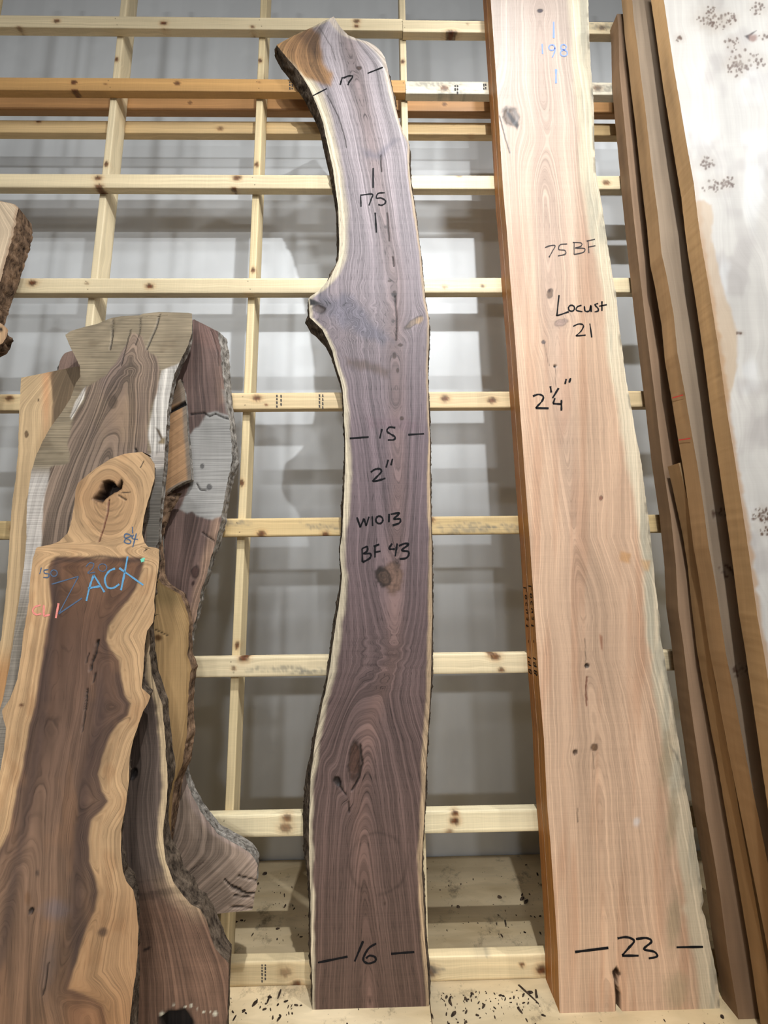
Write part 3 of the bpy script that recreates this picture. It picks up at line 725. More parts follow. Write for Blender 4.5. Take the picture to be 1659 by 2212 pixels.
M_LOC = wood_mat('locust', F1=95, a1=0.14, F2=260, a2=0.09, a3=0.22, saw=0.03, rough=0.5, seed=6.0, blot=0.06, aL=0.16)
TH = 0.0545
pc = slab('locust_board', CL, CR, 1.5245, 0.0, TH, paint_locust, M_LOC, 0.005, [(0, 0), (2200, 0)], [(0, 3), (590, 4), (1300, 5), (1960, 6), (2200, 3)], None, B_GREY, jit=(0.0003, 0.0018), ztop=5.03, edge_col=(204, 138, 66))
tag(pc.root, 'tall pinkish locust plank standing in front of its twin, marked 23', 'slab', 'locust planks')
def shift_edge(E, y_from, y_to, dx=0.0, wob=0.0):
    E = np.asarray(E, float); q = on_plane(E[:, 0], E[:, 1], y_from, 0.0)
    px, py, _ = project(q[:, 0]+dx+wob*2*fbm(q[:, 2]*1.2, q[:, 2]*0, 5, 2), np.full(len(q), y_to), q[:, 2])
    return list(zip(px, py))
def paint_plain(c, var=0.25, extra=None):
    def f(p):
        p.col[:] = lin(c); mul(p, 1+var*2*fbm(p.px*0.03, p.py*0.006, p.seed, 4)*0.7)
        if extra: extra(p)
    return f
pc2 = slab('locust_board', shift_edge(CL, 1.5245, 1.5245+TH+.001, -0.0005), shift_edge(CR, 1.5245, 1.5245+TH+.001, -0.05), 1.5245+TH+0.001, 0.0, TH-0.0025, paint_plain((220, 184, 150)), M_LOC, 0.012, [(0, 0), (2200, 0)], [(0, 3), (2200, 3)], None, B_GREY, jit=(0.0004, 0.002), ztop=4.98, edge_col=(194, 126, 58))
tag(pc2.root, 'orange-edged locust plank hidden behind the front one, against the rack', 'slab', 'locust planks')
ribbon(pc, 'length_mark', [[(1196, 47.5), (1196, 82.5)]], 3, M_BLUEINK); ribbon(pc, 'length_mark', [[(1201, 150), (1201, 180)]], 3, M_BLUEINK)
ribbon(pc, 'marker_writing', [[(1171, 95), (1172, 117)], ring(1192, 103, 6.5, 6), [(1199, 103), (1198, 112), (1193, 124)], ring(1217, 102, 6, 5.5), ring(1218, 115, 7.5, 6.5)], 2, M_BLUEINK, label='faded blue 198')
ribbon(pc, 'marker_writing', [[(1177, 535), (1188, 531), (1199, 531), (1193, 543), (1186, 556)], [(1225, 527), (1210, 529), (1207, 539), (1220, 541), (1221, 549), (1205, 553)], [(1240, 524), (1240, 550)], [(1237, 524), (1255, 525), (1255, 532), (1242, 536), (1262, 537), (1260, 545), (1240, 550)], [(1270, 521), (1272, 547)], [(1267, 521), (1285, 517)], [(1270, 534), (1286, 531)]], 1.8, M_INKT, label='thin black 75BF')
ribbon(pc, 'marker_writing', [[(1207.4, 637.7), (1203.4, 676), (1204.6, 681.4), (1228.4, 673.5)], ring(1234.4, 666, 6.5, 6.5), [(1256, 659.6), (1247, 663), (1245, 670.5), (1258, 673.5)], [(1262, 661.6), (1264, 672), (1273, 671.5), (1276, 659.6), (1277, 674)], [(1292, 655.6), (1285, 658.6), (1291, 665.6), (1292, 671.5), (1284, 674)], [(1300, 651), (1300, 672)], [(1294, 661.6), (1310.7, 658.4)]], 2.4, M_INK, label='black word Locust')
ribbon(pc, 'marker_writing', [[(1238, 705), (1250, 700), (1260, 703), (1256, 714), (1244, 726)], [(1244, 726), (1265, 724)], [(1274, 699), (1278, 729)]], 2.2, M_INK, label='black 21')
ribbon(pc, 'marker_writing', [[(1151, 856), (1163, 852), (1173, 856), (1171, 866), (1157, 881.5)], [(1157, 881.5), (1185, 882)], [(1188.7, 834.4), (1190.7, 848)], [(1206.6, 838.4), (1193.5, 860)], [(1198.6, 860), (1194.7, 872)], [(1194.7, 872), (1212.6, 873)], [(1212.6, 864), (1212.6, 887)]], 3.0, M_INK, label='black 2 1/4')
ribbon(pc, 'inch_mark', [[(1223, 818.5), (1220.5, 829.6)], [(1232.4, 817), (1229.6, 826.5)]], 3.0, M_INK)
ribbon(pc, 'width_mark', [[(1242, 2056), (1314, 2047)]], 4, M_INK); ribbon(pc, 'width_mark', [[(1461, 2046), (1518.5, 2045)]], 3.4, M_INK)
ribbon(pc, 'marker_writing', [[(1333.7, 2026.6), (1353.6, 2024), (1369.5, 2032), (1357.6, 2047.6), (1343.7, 2063.5)], [(1343.7, 2064), (1379.4, 2064)], [(1373.5, 2028), (1397, 2026), (1407, 2034), (1391, 2049.6), (1413, 2055.6), (1419, 2065.5), (1401, 2070)]], 3.8, M_INK, label='black 23')
# writing down the sawn edges of both planks (strokes in a unit box, letters run along the edge)
FONT = {'L': [[(0, 1), (0, 0), (.6, 0)]], 'o': [ring(.3, .3, .28, .3)], 'c': [[(.55, .55), (.2, .6), (0, .3), (.2, 0), (.55, .08)]], 'u': [[(0, .6), (.05, .1), (.4, .05), (.5, .6), (.52, 0)]], 's': [[(.5, .55), (.1, .5), (.45, .25), (.4, .03), (0, .05)]], 't': [[(.25, .9), (.25, 0)], [(0, .6), (.5, .62)]], '1': [[(.55, 1), (.55, 0)]], '9': [ring(.3, .7, .25, .28), [(.55, .7), (.45, 0)]], '8': [ring(.3, .75, .22, .22), ring(.3, .27, .28, .27)], '2': [[(.05, .8), (.3, 1), (.5, .75), (0, 0), (.6, 0)]], '-': [[(.1, .4), (.5, .4)]], ' ': []}
def edge_text(p, text, CLx, yf, zt, h, adv, mat):
    V = []; Q = []
    for i, ch in enumerate(text):
        for st in FONT[ch]:
            st = np.array(st, float); zz = zt-(i*adv+st[:, 0]*adv*0.9); yy = yf+0.012+st[:, 1]*h
            d = np.gradient(np.stack([zz, yy], -1), axis=0); d /= np.linalg.norm(d, axis=1)[:, None]+1e-9
            nx = np.stack([-d[:, 1], d[:, 0]], -1)*0.0026
            xx = np.interp(zz, CLx[0], CLx[1])-0.0014
            a = np.stack([xx, yy+nx[:, 1], zz+nx[:, 0]], -1); b = np.stack([xx, yy-nx[:, 1], zz-nx[:, 0]], -1)
            base = sum(len(v) for v in V); V.append(np.stack([a, b], 1).reshape(-1, 3)-p.off); Q.append(grid_quads(len(st), 2, base))
    mesh_obj('edge_writing', np.concatenate(V), np.concatenate(Q), mat, p.edge)['label'] = 'black handwriting down the sawn edge'
for pp, yf, tx, zt in ((pc, 1.5245, 'Locust - 198', 1.46), (pc2, 1.5245+TH+.001, 'Locust - 198', 1.45)):
    q = on_plane(np.array([c[0] for c in CL], float), np.array([c[1] for c in CL], float), 1.5245, 0.0)[::-1]
    for k0, wd2 in ((0, 'Locust'), (7, '-'), (9, '198')):
        edge_text(pp, wd2, (q[:, 2], q[:, 0]), yf, zt-k0*0.03, 0.03, 0.03, M_INK)

# ================================================================== BURL SLABS (right)
S4L = [(1434, 0), (1446, 82), (1456, 149), (1470, 231), (1479, 286), (1490, 348), (1499, 398), (1506, 460), (1513.6, 517), (1528, 600), (1550, 739), (1572, 898), (1588, 997), (1600, 1077), (1612, 1156), (1622, 1225), (1636, 1331), (1651.6, 1418), (1664, 1500), (1702, 1750), (1768, 2212)]
S3L = [(1365.6, 0), (1369, 42), (1377, 99), (1384, 162), (1394, 236), (1405, 336), (1414, 410), (1421.6, 467), (1429, 547), (1441, 600), (1455, 679), (1463, 759), (1481, 858), (1494.6, 938), (1508.5, 1017), (1520, 1097), (1530, 1176), (1544, 1252), (1556, 1331), (1568, 1411), (1584, 1490), (1596, 1557), (1612, 1637), (1628, 1716), (1660, 1870), (1730, 2212)]
S2L = [(1466, 1000), (1478, 1050), (1500, 1150), (1512.5, 1224), (1520, 1299), (1534, 1411), (1548, 1490), (1564, 1577), (1580, 1657), (1596, 1750), (1620, 1880), (1655, 2080), (1675, 2212)]
S1L = [(1333, 30), (1336, 62), (1338, 149), (1344.5, 224), (1352, 298), (1359, 373), (1369, 472), (1383, 600), (1397, 719), (1417, 878), (1431, 997), (1449, 1116), (1460, 1220), (1465, 1319), (1476, 1391), (1491, 1518), (1502.6, 1597), (1520, 1716), (1524, 1752), (1540, 1839), (1556, 1938), (1572, 2058), (1592, 2177), (1597, 2212)]
def right_of(E, y0, k, w):
    E = np.asarray(E, float); q = on_plane(E[:, 0], E[:, 1], y0, k)
    px, py, _ = project(q[:, 0]+w+0.02*2*fbm(q[:, 2]*1.1, q[:, 2]*0+w*9, 4, 2), q[:, 1], q[:, 2])
    return list(zip(px, py))
rng = np.random.RandomState(7)
def eyes(p, cx, cy, r, n, s=2.2, c=(96, 66, 48)):
    spot(p, cx, cy, r*1.0, r*0.8, (190, 176, 160), 0, 0.45, 0.7)
    for i in range(n):
        a = rng.uniform(0, 6.28); d = r*rng.uniform(.15, 1)
        x, y = cx+d*math.cos(a), cy+0.7*d*math.sin(a); q = s*rng.uniform(.5, 1.3)
        sub = (np.abs(p.px-x) < 14) & (np.abs(p.py-y) < 14)
        dd = np.sqrt(((p.px[sub]-x)/q)**2+((p.py[sub]-y)/(q*1.2))**2); m = sstep(1.5, .6, dd)[:, None]*.85
        p.col[sub] = p.col[sub]*(1-m)+lin(c)*m
def paint_burl(p):
    p.col[:] = lin((214, 206, 196))
    p.g = p.g*0.6+0.05*2*fbm(p.px*0.008, p.py*0.005, 4, 3)
    mul(p, 1+0.16*2*fbm(p.px*0.012, p.py*0.006, 3, 4))
    lay(p, .5*sstep(0.05, .25, fbm(p.px*0.02, p.py*0.012, 9, 3)), (176, 166, 160))
    lay(p, .6*sstep(0.08, .28, fbm(p.px*0.016, p.py*0.01, 21, 3)), (234, 230, 226))
    blob(p, [(1490, 430), (1540, 440), (1535, 520), (1560, 610), (1590, 710), (1594, 790), (1572, 870), (1566, 900), (1540, 760)], (206, 176, 140), 4, 8, a=.75)
    lay(p, sstep(14, 3, p.dl+6*fbm(p.py*.04, 0*p.px, 3, 3)*2)*.7*sstep(300, 600, p.py), (186, 140, 92))
    for (x, y, r, n) in ((1535, 38, 34, 34), (1576, 42, 22, 22), (1545, 52, 26, 20), (1640, 18, 22, 16), (1468, 82, 12, 8), (1582, 92, 18, 16), (1600, 128, 32, 36), (1590, 148, 26, 30), (1640, 132, 22, 18), (1650, 78, 12, 8), (1524, 352, 20, 24), (1576, 394, 18, 24), (1540, 402, 26, 20), (1648, 1112, 26, 44), (1655, 1145, 16, 20), (1600, 720, 8, 5), (1690, 1500, 30, 30), (1720, 700, 30, 40), (1740, 1000, 34, 40)):
        eyes(p, x, y, r, n)
    blob(p, [(1608, 78), (1622, 70), (1634, 66), (1622, 80), (1620, 90)], (60, 40, 36), 2, 2)
    spot(p, 1626, 82, 9, 8, (150, 108, 92), 0, .9)
    blob(p, [(1690, 1600), (1700, 1640), (1705, 1680), (1692, 1650)], (70, 46, 30), 2, 3)
M_BURL = wood_mat('burl_maple', F1=40, a1=0.06, F2=160, a2=0.04, a3=0.0, saw=0.015, rough=0.58, seed=9.0, blot=0.10, gain=0.52, aL=0.02)
M_BEDGE = M_BURL
TAN = (206, 164, 112)
p4 = slab('burl_board', S4L, right_of(S4L, 1.125, .04, .62), 1.125, 0.04, 0.060, paint_burl, M_BURL, 0.0045, [(0, 0), (2200, 0)], [(0, 0), (2200, 0)], jit=(0.0006, 0.0005), ztop=4.36, edge_col=TAN)
tag(p4.root, 'pale whitish burl slab with dark eye clusters, frontmost of the right stack', 'slab', 'burl slabs stacked at the right')
p3 = slab('burl_board', S3L, right_of(S3L, 1.29, .035, .62), 1.29, 0.035, 0.066, paint_plain((188, 164, 138), .2, lambda p: [eyes(p, x, y, 22, 24) for x, y in ((1560, 1110), (1575, 1230), (1600, 1450))]), M_BURL, 0.008, [(0, 0), (2200, 0)], [(0, 0), (2200, 0)], jit=(0.0006, 0.0005), ztop=4.62, edge_col=(200, 158, 110))
tag(p3.root, 'burl slab behind the frontmost one, bright strip of face beside shadow', 'slab', 'burl slabs stacked at the right')
p2 = slab('burl_board', S2L, right_of(S2L, 1.392, .025, .62), 1.392, 0.025, 0.058, paint_plain((196, 160, 116), .2), M_BURL, 0.01, [(0, 0), (2200, 0)], [(0, 0), (2200, 0)], jit=(0.0008, 0.0005), edge_col=(194, 152, 104))
tag(p2.root, 'shorter tan slab wedged low between the taller slabs of the right stack', 'slab', 'burl slabs stacked at the right')
p1 = slab('burl_board', S1L, right_of(S1L, 1.492, .018, .62), 1.492, 0.018, 0.062, paint_plain((192, 156, 124), .2), M_BURL, 0.01, [(0, 0), (2200, 0)], [(0, 0), (2200, 0)], jit=(0.0006, 0.0005), edge_col=(166, 128, 92))
tag(p1.root, 'brown rearmost slab of the right stack with its square top showing', 'slab', 'burl slabs stacked at the right')

# ================================================================== LEFT GROUP
# --- crotch slab with grey weathered patch (rear)
L7R = [(419, 690), (437, 699), (456, 708), (470, 716), (476, 752), (481, 808), (489, 864), (494, 902), (500, 958), (502, 995), (497, 1014), (490, 1051), (485, 1081), (478, 1118), (472, 1152), (460, 1193), (444, 1250), (437, 1270), (428, 1314), (417, 1359), (408, 1420), (398, 1550), (394, 1640), (401, 1680), (414, 1717), (431, 1749), (456, 1783), (472, 1803), (497, 1817), (520, 1829), (540, 1843), (551, 1857), (556, 1870), (555, 1912), (547, 1938), (547, 1958), (544, 1969), (519, 1970), (460, 1971), (448, 1985), (440, 2030), (440, 2220)]
L7L = [(419, 690), (400, 694), (380, 705), (360, 725), (345, 770), (335, 900), (330, 1100), (330, 1300), (320, 1600), (315, 1900), (320, 2220)]
def paint_crotch(p):
    p.col[:] = lin((108, 86, 78)); mul(p, 1+0.45*2*fbm(p.px*0.04, p.py*0.008, 3, 4)*.6)
    lay(p, .5*sstep(30, 6, p.dr)*sstep(730, 1000, p.py)*sstep(0, .2, fbm(p.px*.03, p.py*.02, 4, 3)+.1), (176, 142, 116))
    lay(p, .6*sstep(24, 8, p.dr)*sstep(1120, 1200, p.py)*sstep(1500, 1300, p.py), (178, 144, 118))
    blob(p, [(400, 690), (470, 700), (480, 760), (440, 745), (400, 740)], (128, 98, 88), 8, 6, a=.6)
    m = blob(p, [(405, 940), (430, 924), (448, 894), (471, 890), (520, 905), (530, 1000), (482, 1111), (460, 1126), (430, 1118), (415, 1105), (404, 1111), (388, 1100), (411, 1047)], (160, 156, 150), 3, 5, a=.95)
    m2 = blob(p, [(478, 840), (510, 845), (510, 905), (488, 890)], (136, 130, 122), 5, 6, a=.8)
    p.w = np.clip(m+m2, 0, 1)
    for (x, y, a, b) in ((437, 1007, 4, 5), (452, 1052, 5, 6)): knot(p, x, y, a, b, (88, 84, 82), 0, rings=0)
    crack(p, [(411, 895), (440, 892), (452, 899), (465, 894), (483, 902), (505, 908)], 2.2, .006)
    crack(p, [(425, 1045), (432, 1058), (445, 1060)], 1.4); crack(p, [(455, 712), (470, 760), (472, 790)], 1.0, a=.6)
    knot(p, 422, 1236, 8, 13, (70, 48, 42), 10, spread=3); spot(p, 417, 1260, 3, 6, (60, 42, 36), 20); spot(p, 463, 1163, 11, 11, (120, 96, 80), 0, .7)
    crack(p, [(436, 1150), (462, 1168)], 1.2)
    # flared foot
    m4 = sstep(1640, 1700, p.py); lay(p, m4*.95, (164, 142, 124)); mul(p, 1+m4*0.35*2*fbm((p.px+p.py*.6)*0.03, (p.py-p.px*.5)*0.012, 13, 4))
    lay(p, m4*sstep(22, 6, p.dr)*sstep(1920, 1800, p.py)*.6, (196, 172, 160))
    p.g = np.where(p.py > 1600, p.g+m4*((p.py-1700)*0.0007-(p.px-450)*0.0005), p.g)
    for q in ([(500, 1918), (530, 1930), (552, 1932)], [(515, 1893), (553, 1902)], [(505, 1935), (548, 1940)], [(485, 1900), (495, 1912), (520, 1922)], [(495, 1958), (545, 1962)]):
        crack(p, q, 3.2 if q[0][0] == 500 else 1.6, .008)
    crack(p, [(410, 1880), (440, 1862)], 1.2, .002, (90, 70, 60), .7)
M_DKW = wood_mat('dark_weathered_walnut', F1=95, a1=0.28, F2=260, a2=0.18, a3=0.3, saw=0.05, rough=0.7, seed=12.0, blot=0.22)
p7 = slab('crotch_board', L7L, L7R, 1.50, 0.030, 0.052, paint_crotch, M_DKW, 0.005, [(690, 0), (2200, 2)], [(690, 4), (720, 20), (800, 18), (870, 14), (960, 13), (995, 16), (1060, 10), (1120, 12), (1200, 10), (1320, 8), (1400, 6), (1700, 7), (1790, 5), (1850, 4), (1960, 2), (2200, 2)], B_GREY, B_GREY, jit=(.002, .004), auto=True)
tag(p7.root, 'dark crotch slab with grey weathered patch and split stub foot at right', 'slab')
# --- small brown piece peeking out
p9 = slab('rounded_board', [(158, 757), (148, 759), (140, 763), (132, 773), (127, 789), (124, 830), (122, 1000), (110, 1500), (90, 2220)], [(158, 757), (166, 760), (174, 768), (180, 790), (185, 1000), (185, 1500), (185, 2220)], 1.42, 0.071, 0.036, paint_plain((128, 104, 92), .4), M_DKW, 0.01, [(0, 2), (2200, 2)], [(0, 2), (2200, 2)], B_GREY, B_GREY, auto=True)
tag(p9.root, 'narrow brown slab whose rounded tip peeks out behind the left slabs', 'slab')
# --- tan slab at far left of the group
def paint_tan(p):
    p.col[:] = lin((206, 174, 132)); mul(p, 1+.25*2*fbm(p.px*0.03, p.py*0.006, 3, 4)*.6)
    lay(p, sstep(1380, 1460, p.py)*.7, (196, 136, 80))
    blob(p, [(106, 795), (180, 785), (180, 900), (112, 920), (114, 870)], (112, 92, 70), 3, 3, a=.95)
    lay(p, .6*np.exp(-((p.px-100)/9)**2)*sstep(1000, 850, p.py), (214, 150, 104))
    lay(p, sstep(900, 1000, p.py)*sstep(70, 100, p.px)*.8, (176, 140, 98))
    knot(p, 57, 938, 4, 7, (110, 84, 58), 0, spread=3); spot(p, 83, 864, 2, 4, (90, 70, 50))
M_TAN = wood_mat('tan_hardwood', F1=80, a1=0.12, F2=240, a2=0.09, a3=0.15, saw=0.02, rough=0.65, seed=14.0)
p6 = slab('tan_board', [(168, 791), (105, 804), (45, 816), (44, 849), (41, 902), (39, 976), (34, 1032), (26, 1088), (21, 1163), (15, 1256), (7, 1337), (2, 1382), (-6, 1412), (-50, 1600), (-90, 2000), (-120, 2220)], [(168, 791), (172, 796), (176, 830), (185, 900), (195, 1200), (195, 1600), (190, 2220)], 1.34, 0.080, 0.052, paint_tan, M_TAN, 0.005, None, None, None, None, edge_col=(180, 140, 96), auto=True)
tag(p6.root, 'tan slab with dark triangular heart at its top left corner', 'slab')
# --- orange-brown sawn piece in the gap
def paint_wedge(p):
    p.col[:] = lin((172, 132, 94)); mul(p, 1+.4*2*fbm((p.px+p.py*.5)*0.02, (p.py-p.px*.6)*0.07, 3, 4)*.6)
    lay(p, sstep(880, 868, p.py+(p.px-380)*.35), (104, 84, 66))
    lay(p, sstep(12, 5, p.dr), (128, 112, 96))
    blob(p, [(352, 890), (400, 866), (404, 874), (354, 900)], (24, 18, 14), 2, 2); p.dep += .012*sstep(-1, 3, sdpoly(p.px, p.py, [(352, 890), (400, 866), (404, 874), (354, 900)]))
    p.g = p.g*.2+(p.py+p.px*0.6)*0.0011
p8 = slab('wedge_board', [(389, 819), (376, 826), (356, 838), (340, 860), (335, 1000), (335, 1073), (335, 1300), (335, 1700), (335, 2180)], [(389, 819), (398, 838), (402, 872), (405, 931), (409, 976), (413, 1036), (400, 1040), (374, 1055), (360, 1068), (352, 1080), (350, 1300), (350, 1700), (350, 2180)], 1.466, 0.0275, 0.031, paint_wedge, M_TAN, 0.005, None, [(800, 3), (1040, 6), (1060, 2), (2200, 1)], None, B_GREY, edge_col=(150, 116, 80), auto=True)
tag(p8.root, 'orange-brown cracked slab end in the gap between larger slabs', 'slab')
# --- weathered fan topped slab
L5L = [(344, 674), (310, 677), (299, 682), (262, 683), (239, 687), (209, 700), (187, 705), (153, 715), (141, 723), (148, 741), (161, 767), (172, 789), (174, 814), (164, 827), (153, 860), (131, 894), (108, 924), (92, 954), (78, 984), (67, 1021), (62, 1058), (58, 1088), (57, 1163), (52, 1225), (41, 1300), (30, 1374), (19, 1449), (7, 1505), (-7, 1561), (-60, 1750), (-110, 2000), (-150, 2220)]
L5R = [(344, 674), (380, 674.5), (415, 676), (415, 715), (407, 745), (392, 775), (377, 808), (368, 849), (361, 894), (357, 961), (353, 1014), (349, 1070), (344, 1126), (342, 1171), (328, 1200), (305, 1300), (285, 1450), (255, 1600), (235, 1800), (235, 2220)]
def paint_fan(p):
    HE = [(284, 716), (306, 728), (318, 752), (340, 771), (349, 801), (338, 849), (325, 883), (319, 924), (321, 984), (318, 1100), (310, 1250), (290, 2220), (60, 2220), (80, 1250), (88, 1174), (93, 1107), (101, 1051), (107, 1010), (149, 999), (149, 958), (153, 913), (164, 890), (183, 860), (187, 834), (209, 823), (232, 808), (262, 771), (275, 741)]
    axis_grain(p, [(650, 285), (760, 290), (900, 255), (1100, 205), (2200, 150)], [(600, 0), (720, .0), (800, -.05), (950, -.09), (1200, -.12), (2200, -.2)], 0.2, 0.15)
    p.col[:] = lin((146, 130, 106)); mul(p, 1+.5*2*fbm(p.px*0.02, p.py*0.03, 3, 4)*.6)
    p.w[:] = 1.0
    lay(p, sstep(700, 760, p.py)*sstep(0.0, .25, fbm(p.px*.03, p.py*.05, 8, 3))*.5, (110, 92, 70))
    low = sstep(1000, 1040, p.py)*sstep(220, 180, p.px); lay(p, low*.95, (194, 184, 174)); p.w *= 1-.3*low
    lay(p, sstep(1220, 1330, p.py)*.7, (128, 116, 98))
    m = blob(p, [(330, 880), (348, 800), (420, 770), (420, 860), (365, 960), (330, 990), (319, 940)], (206, 197, 186), 3, 3, a=.95); p.w = p.w*(1-m*.8)
    blob(p, [(318, 984), (360, 960), (356, 1030), (330, 1090), (318, 1060)], (178, 168, 158), 4, 4, a=.9)
    blob(p, [(318, 1020), (356, 1010), (345, 1230), (310, 1230)], (118, 112, 104), 6, 6, a=.9)
    m = blob(p, [(186, 836), (181, 862), (166, 885), (154, 908), (152, 898), (164, 868), (178, 845)], (216, 204, 190), 2, 2)
    p.w = p.w*(1-m)
    mh = blob(p, HE, (128, 108, 92), 3, 5); p.w = p.w*(1-mh)
    lay(p, mh*.55*sstep(0., .25, fbm(p.px*.02, p.py*.008, 17, 3)), (104, 88, 84))
    lay(p, mh*.6*np.exp(-((p.px-265)/45)**2-((p.py-900)/70)**2), (156, 128, 100))
    p.g += .012*np.exp(-((p.px-290)/45)**2-((p.py-790)/40)**2)*4*fbm(p.px*.03, p.py*.03, 6, 3)
    knot(p, 243, 868, 10, 14, (112, 92, 76), 0, rim=.2, spread=3)
    crack(p, [(244, 690), (243, 720), (238, 755)], 1.8); crack(p, [(345, 680), (338, 705), (325, 735), (316, 755)], 1.8)
    crack(p, [(304, 684), (302, 720), (293, 745)], 1.0, .002); crack(p, [(282, 712), (270, 760), (262, 790)], 1.2, .002)
    crack(p, [(293, 970), (294, 976)], 3)
    blob(p, [(335, 922), (344, 928), (354, 950), (350, 955), (342, 940)], (90, 72, 50), 2, 2); blob(p, [(338, 955), (356, 945), (356, 958), (342, 960)], (130, 112, 84), 3, 3)
M_FAN = wood_mat('figured_walnut', F1=85, a1=0.42, F2=240, a2=0.2, a3=0.2, saw=0.06, rough=0.65, seed=17.0, aL=0.45)
p5 = slab('fan_top_board', L5L, L5R, 1.24, 0.0945, 0.052, paint_fan, M_FAN, 0.0042, None, [(670, 1), (800, 4), (900, 6), (1000, 8), (1120, 6), (2200, 4)], None, B_GREY, jit=(.0015, .002), gs=.5, auto=True)
tag(p5.root, 'weathered slab with fan-shaped top, wavy dark heart and white sapwood', 'slab')
# --- yellowish slab with rough bark
L3R = [(338, 1062), (338, 1080), (334, 1163), (336, 1240), (350, 1262), (389, 1284), (400, 1307), (407, 1337), (409, 1359), (405, 1412), (413, 1445), (409, 1468), (405, 1524), (404, 1580), (398, 1628), (392, 1658), (376, 1692), (370, 1760), (365, 1840), (360, 2000), (360, 2220)]
L3L = [(338, 1062), (320, 1066), (308, 1080), (305, 1163), (300, 1300), (295, 1600), (280, 1900), (270, 2220)]
def paint_yel(p):
    p.col[:] = lin((190, 154, 106)); mul(p, 1+.3*2*fbm(p.px*0.03, p.py*0.008, 3, 4)*.6)
    lay(p, sstep(1330, 1290, p.py)*.7, (146, 122, 82))
    lay(p, sstep(1640, 1700, p.py)*.5, (140, 112, 70))
    lay(p, sstep(10, 3, p.dr)*.5, (150, 116, 72))
    spot(p, 342, 1378, 8, 7, (96, 66, 36)); crack(p, [(335, 1360), (362, 1373)], 1.2, .002)
p3l = slab('yellow_board', L3L, L3R, 1.40, 0.040, 0.042, paint_yel, M_TAN, 0.005, None, [(1045, 60), (1075, 50), (1105, 32), (1163, 17), (1219, 22), (1258, 18), (1290, 10), (1337, 7), (1382, 8), (1441, 14), (1505, 13), (1561, 15), (1591, 19), (1650, 20), (1700, 20), (1760, 16), (1800, 9), (1840, 6), (2200, 5)], None, B_BROWN, jit=(.001, .004), auto=True)
tag(p3l.root, 'yellowish slab with rough dark bark edge behind the dark walnut slab', 'slab')
# --- dark walnut slab leaning in front of it
L2R = [(325, 1330), (323, 1359), (323, 1412), (329, 1460), (338, 1486), (351, 1524), (355, 1580), (359, 1636), (362, 1673), (363, 1703), (358, 1743), (353, 1792), (353, 1818), (357, 1859), (374, 1904), (396, 1934), (411, 1953), (433, 1964), (445, 1986), (456, 2024), (465, 2050), (493, 2080), (494, 2136), (490, 2212), (486, 2400), (486, 2700)]
L2L = [(325, 1330), (300, 1335), (280, 1350), (265, 1450), (245, 1600), (225, 1800), (220, 2000), (220, 2400), (220, 2700)]
def paint_dark(p):
    p.col[:] = lin((98, 82, 72)); mul(p, 1+.4*2*fbm(p.px*0.05, p.py*0.006, 3, 4)*.6)
    lay(p, sstep(1500, 1380, p.py)*.8, (132, 120, 104))
    lay(p, sstep(1880, 1980, p.py)*.85, (124, 92, 72)); mul(p, 1+sstep(1850, 1950, p.py)*.4*2*fbm((p.px+p.py)*0.02, (p.py-p.px)*0.02, 23, 4)*.7)
    lay(p, sstep(18, 7, p.dr+3*fbm(p.py*.05, p.px*0, 3, 3)*2)*sstep(1985, 1930, p.py)*.95, (206, 178, 140))
    lay(p, .6*sstep(60, 18, p.dr)*sstep(1860, 1930, p.py)*sstep(2010, 1960, p.py), (178, 148, 118))
    mul(p, 1-.35*np.exp(-((p.py-1925)/28)**2)*sstep(0, .2, fbm(p.px*.01, (p.py+p.px*.15)*.18, 5, 3)))
    knot(p, 289, 1672, 8, 13, (36, 28, 26), 20, spread=3, dep=.005); spot(p, 317, 2050, 9, 3, (44, 32, 26), -25)
    blob(p, [(340, 2195), (365, 2180), (400, 2178), (420, 2205), (425, 2260), (340, 2260)], (30, 22, 18), 5, 8); p.dep += .03*sstep(0, 8, sdpoly(p.px, p.py, [(345, 2198), (365, 2184), (400, 2182), (415, 2205), (420, 2260), (345, 2260)]))
    for (x, y, r) in ((350, 2190, 5), (361, 2196, 3), (375, 2170, 2.5), (413, 2172, 3), (465, 2190, 4.5), (440, 2186, 2), (455, 2184, 2), (400, 2176, 2), (425, 2180, 2)): spot(p, x, y, r, r, (232, 222, 196), 0, .9)
M_DK2 = wood_mat('dark_walnut', F1=110, a1=0.26, F2=260, a2=0.18, a3=0.35, saw=0.05, rough=0.68, seed=21.0)
p2l = slab('dark_walnut_board', L2L, L2R, 1.17, 0.100, 0.052, paint_dark, M_DK2, 0.004, None, [(1330, 7), (1412, 13), (1486, 14), (1524, 12), (1580, 12), (1650, 16), (1673, 18), (1703, 13), (1743, 7), (1800, 12), (1840, 16), (1865, 27), (1900, 24), (1930, 30), (1955, 16), (1975, 12), (2010, 17), (2045, 20), (2075, 7), (2136, 4), (2212, 5), (2700, 5)], None, B_DARK, jit=(.001, .002), auto=True)
tag(p2l.root, 'dark walnut slab with cream sapwood rim, between the chalked slab and post', 'slab')
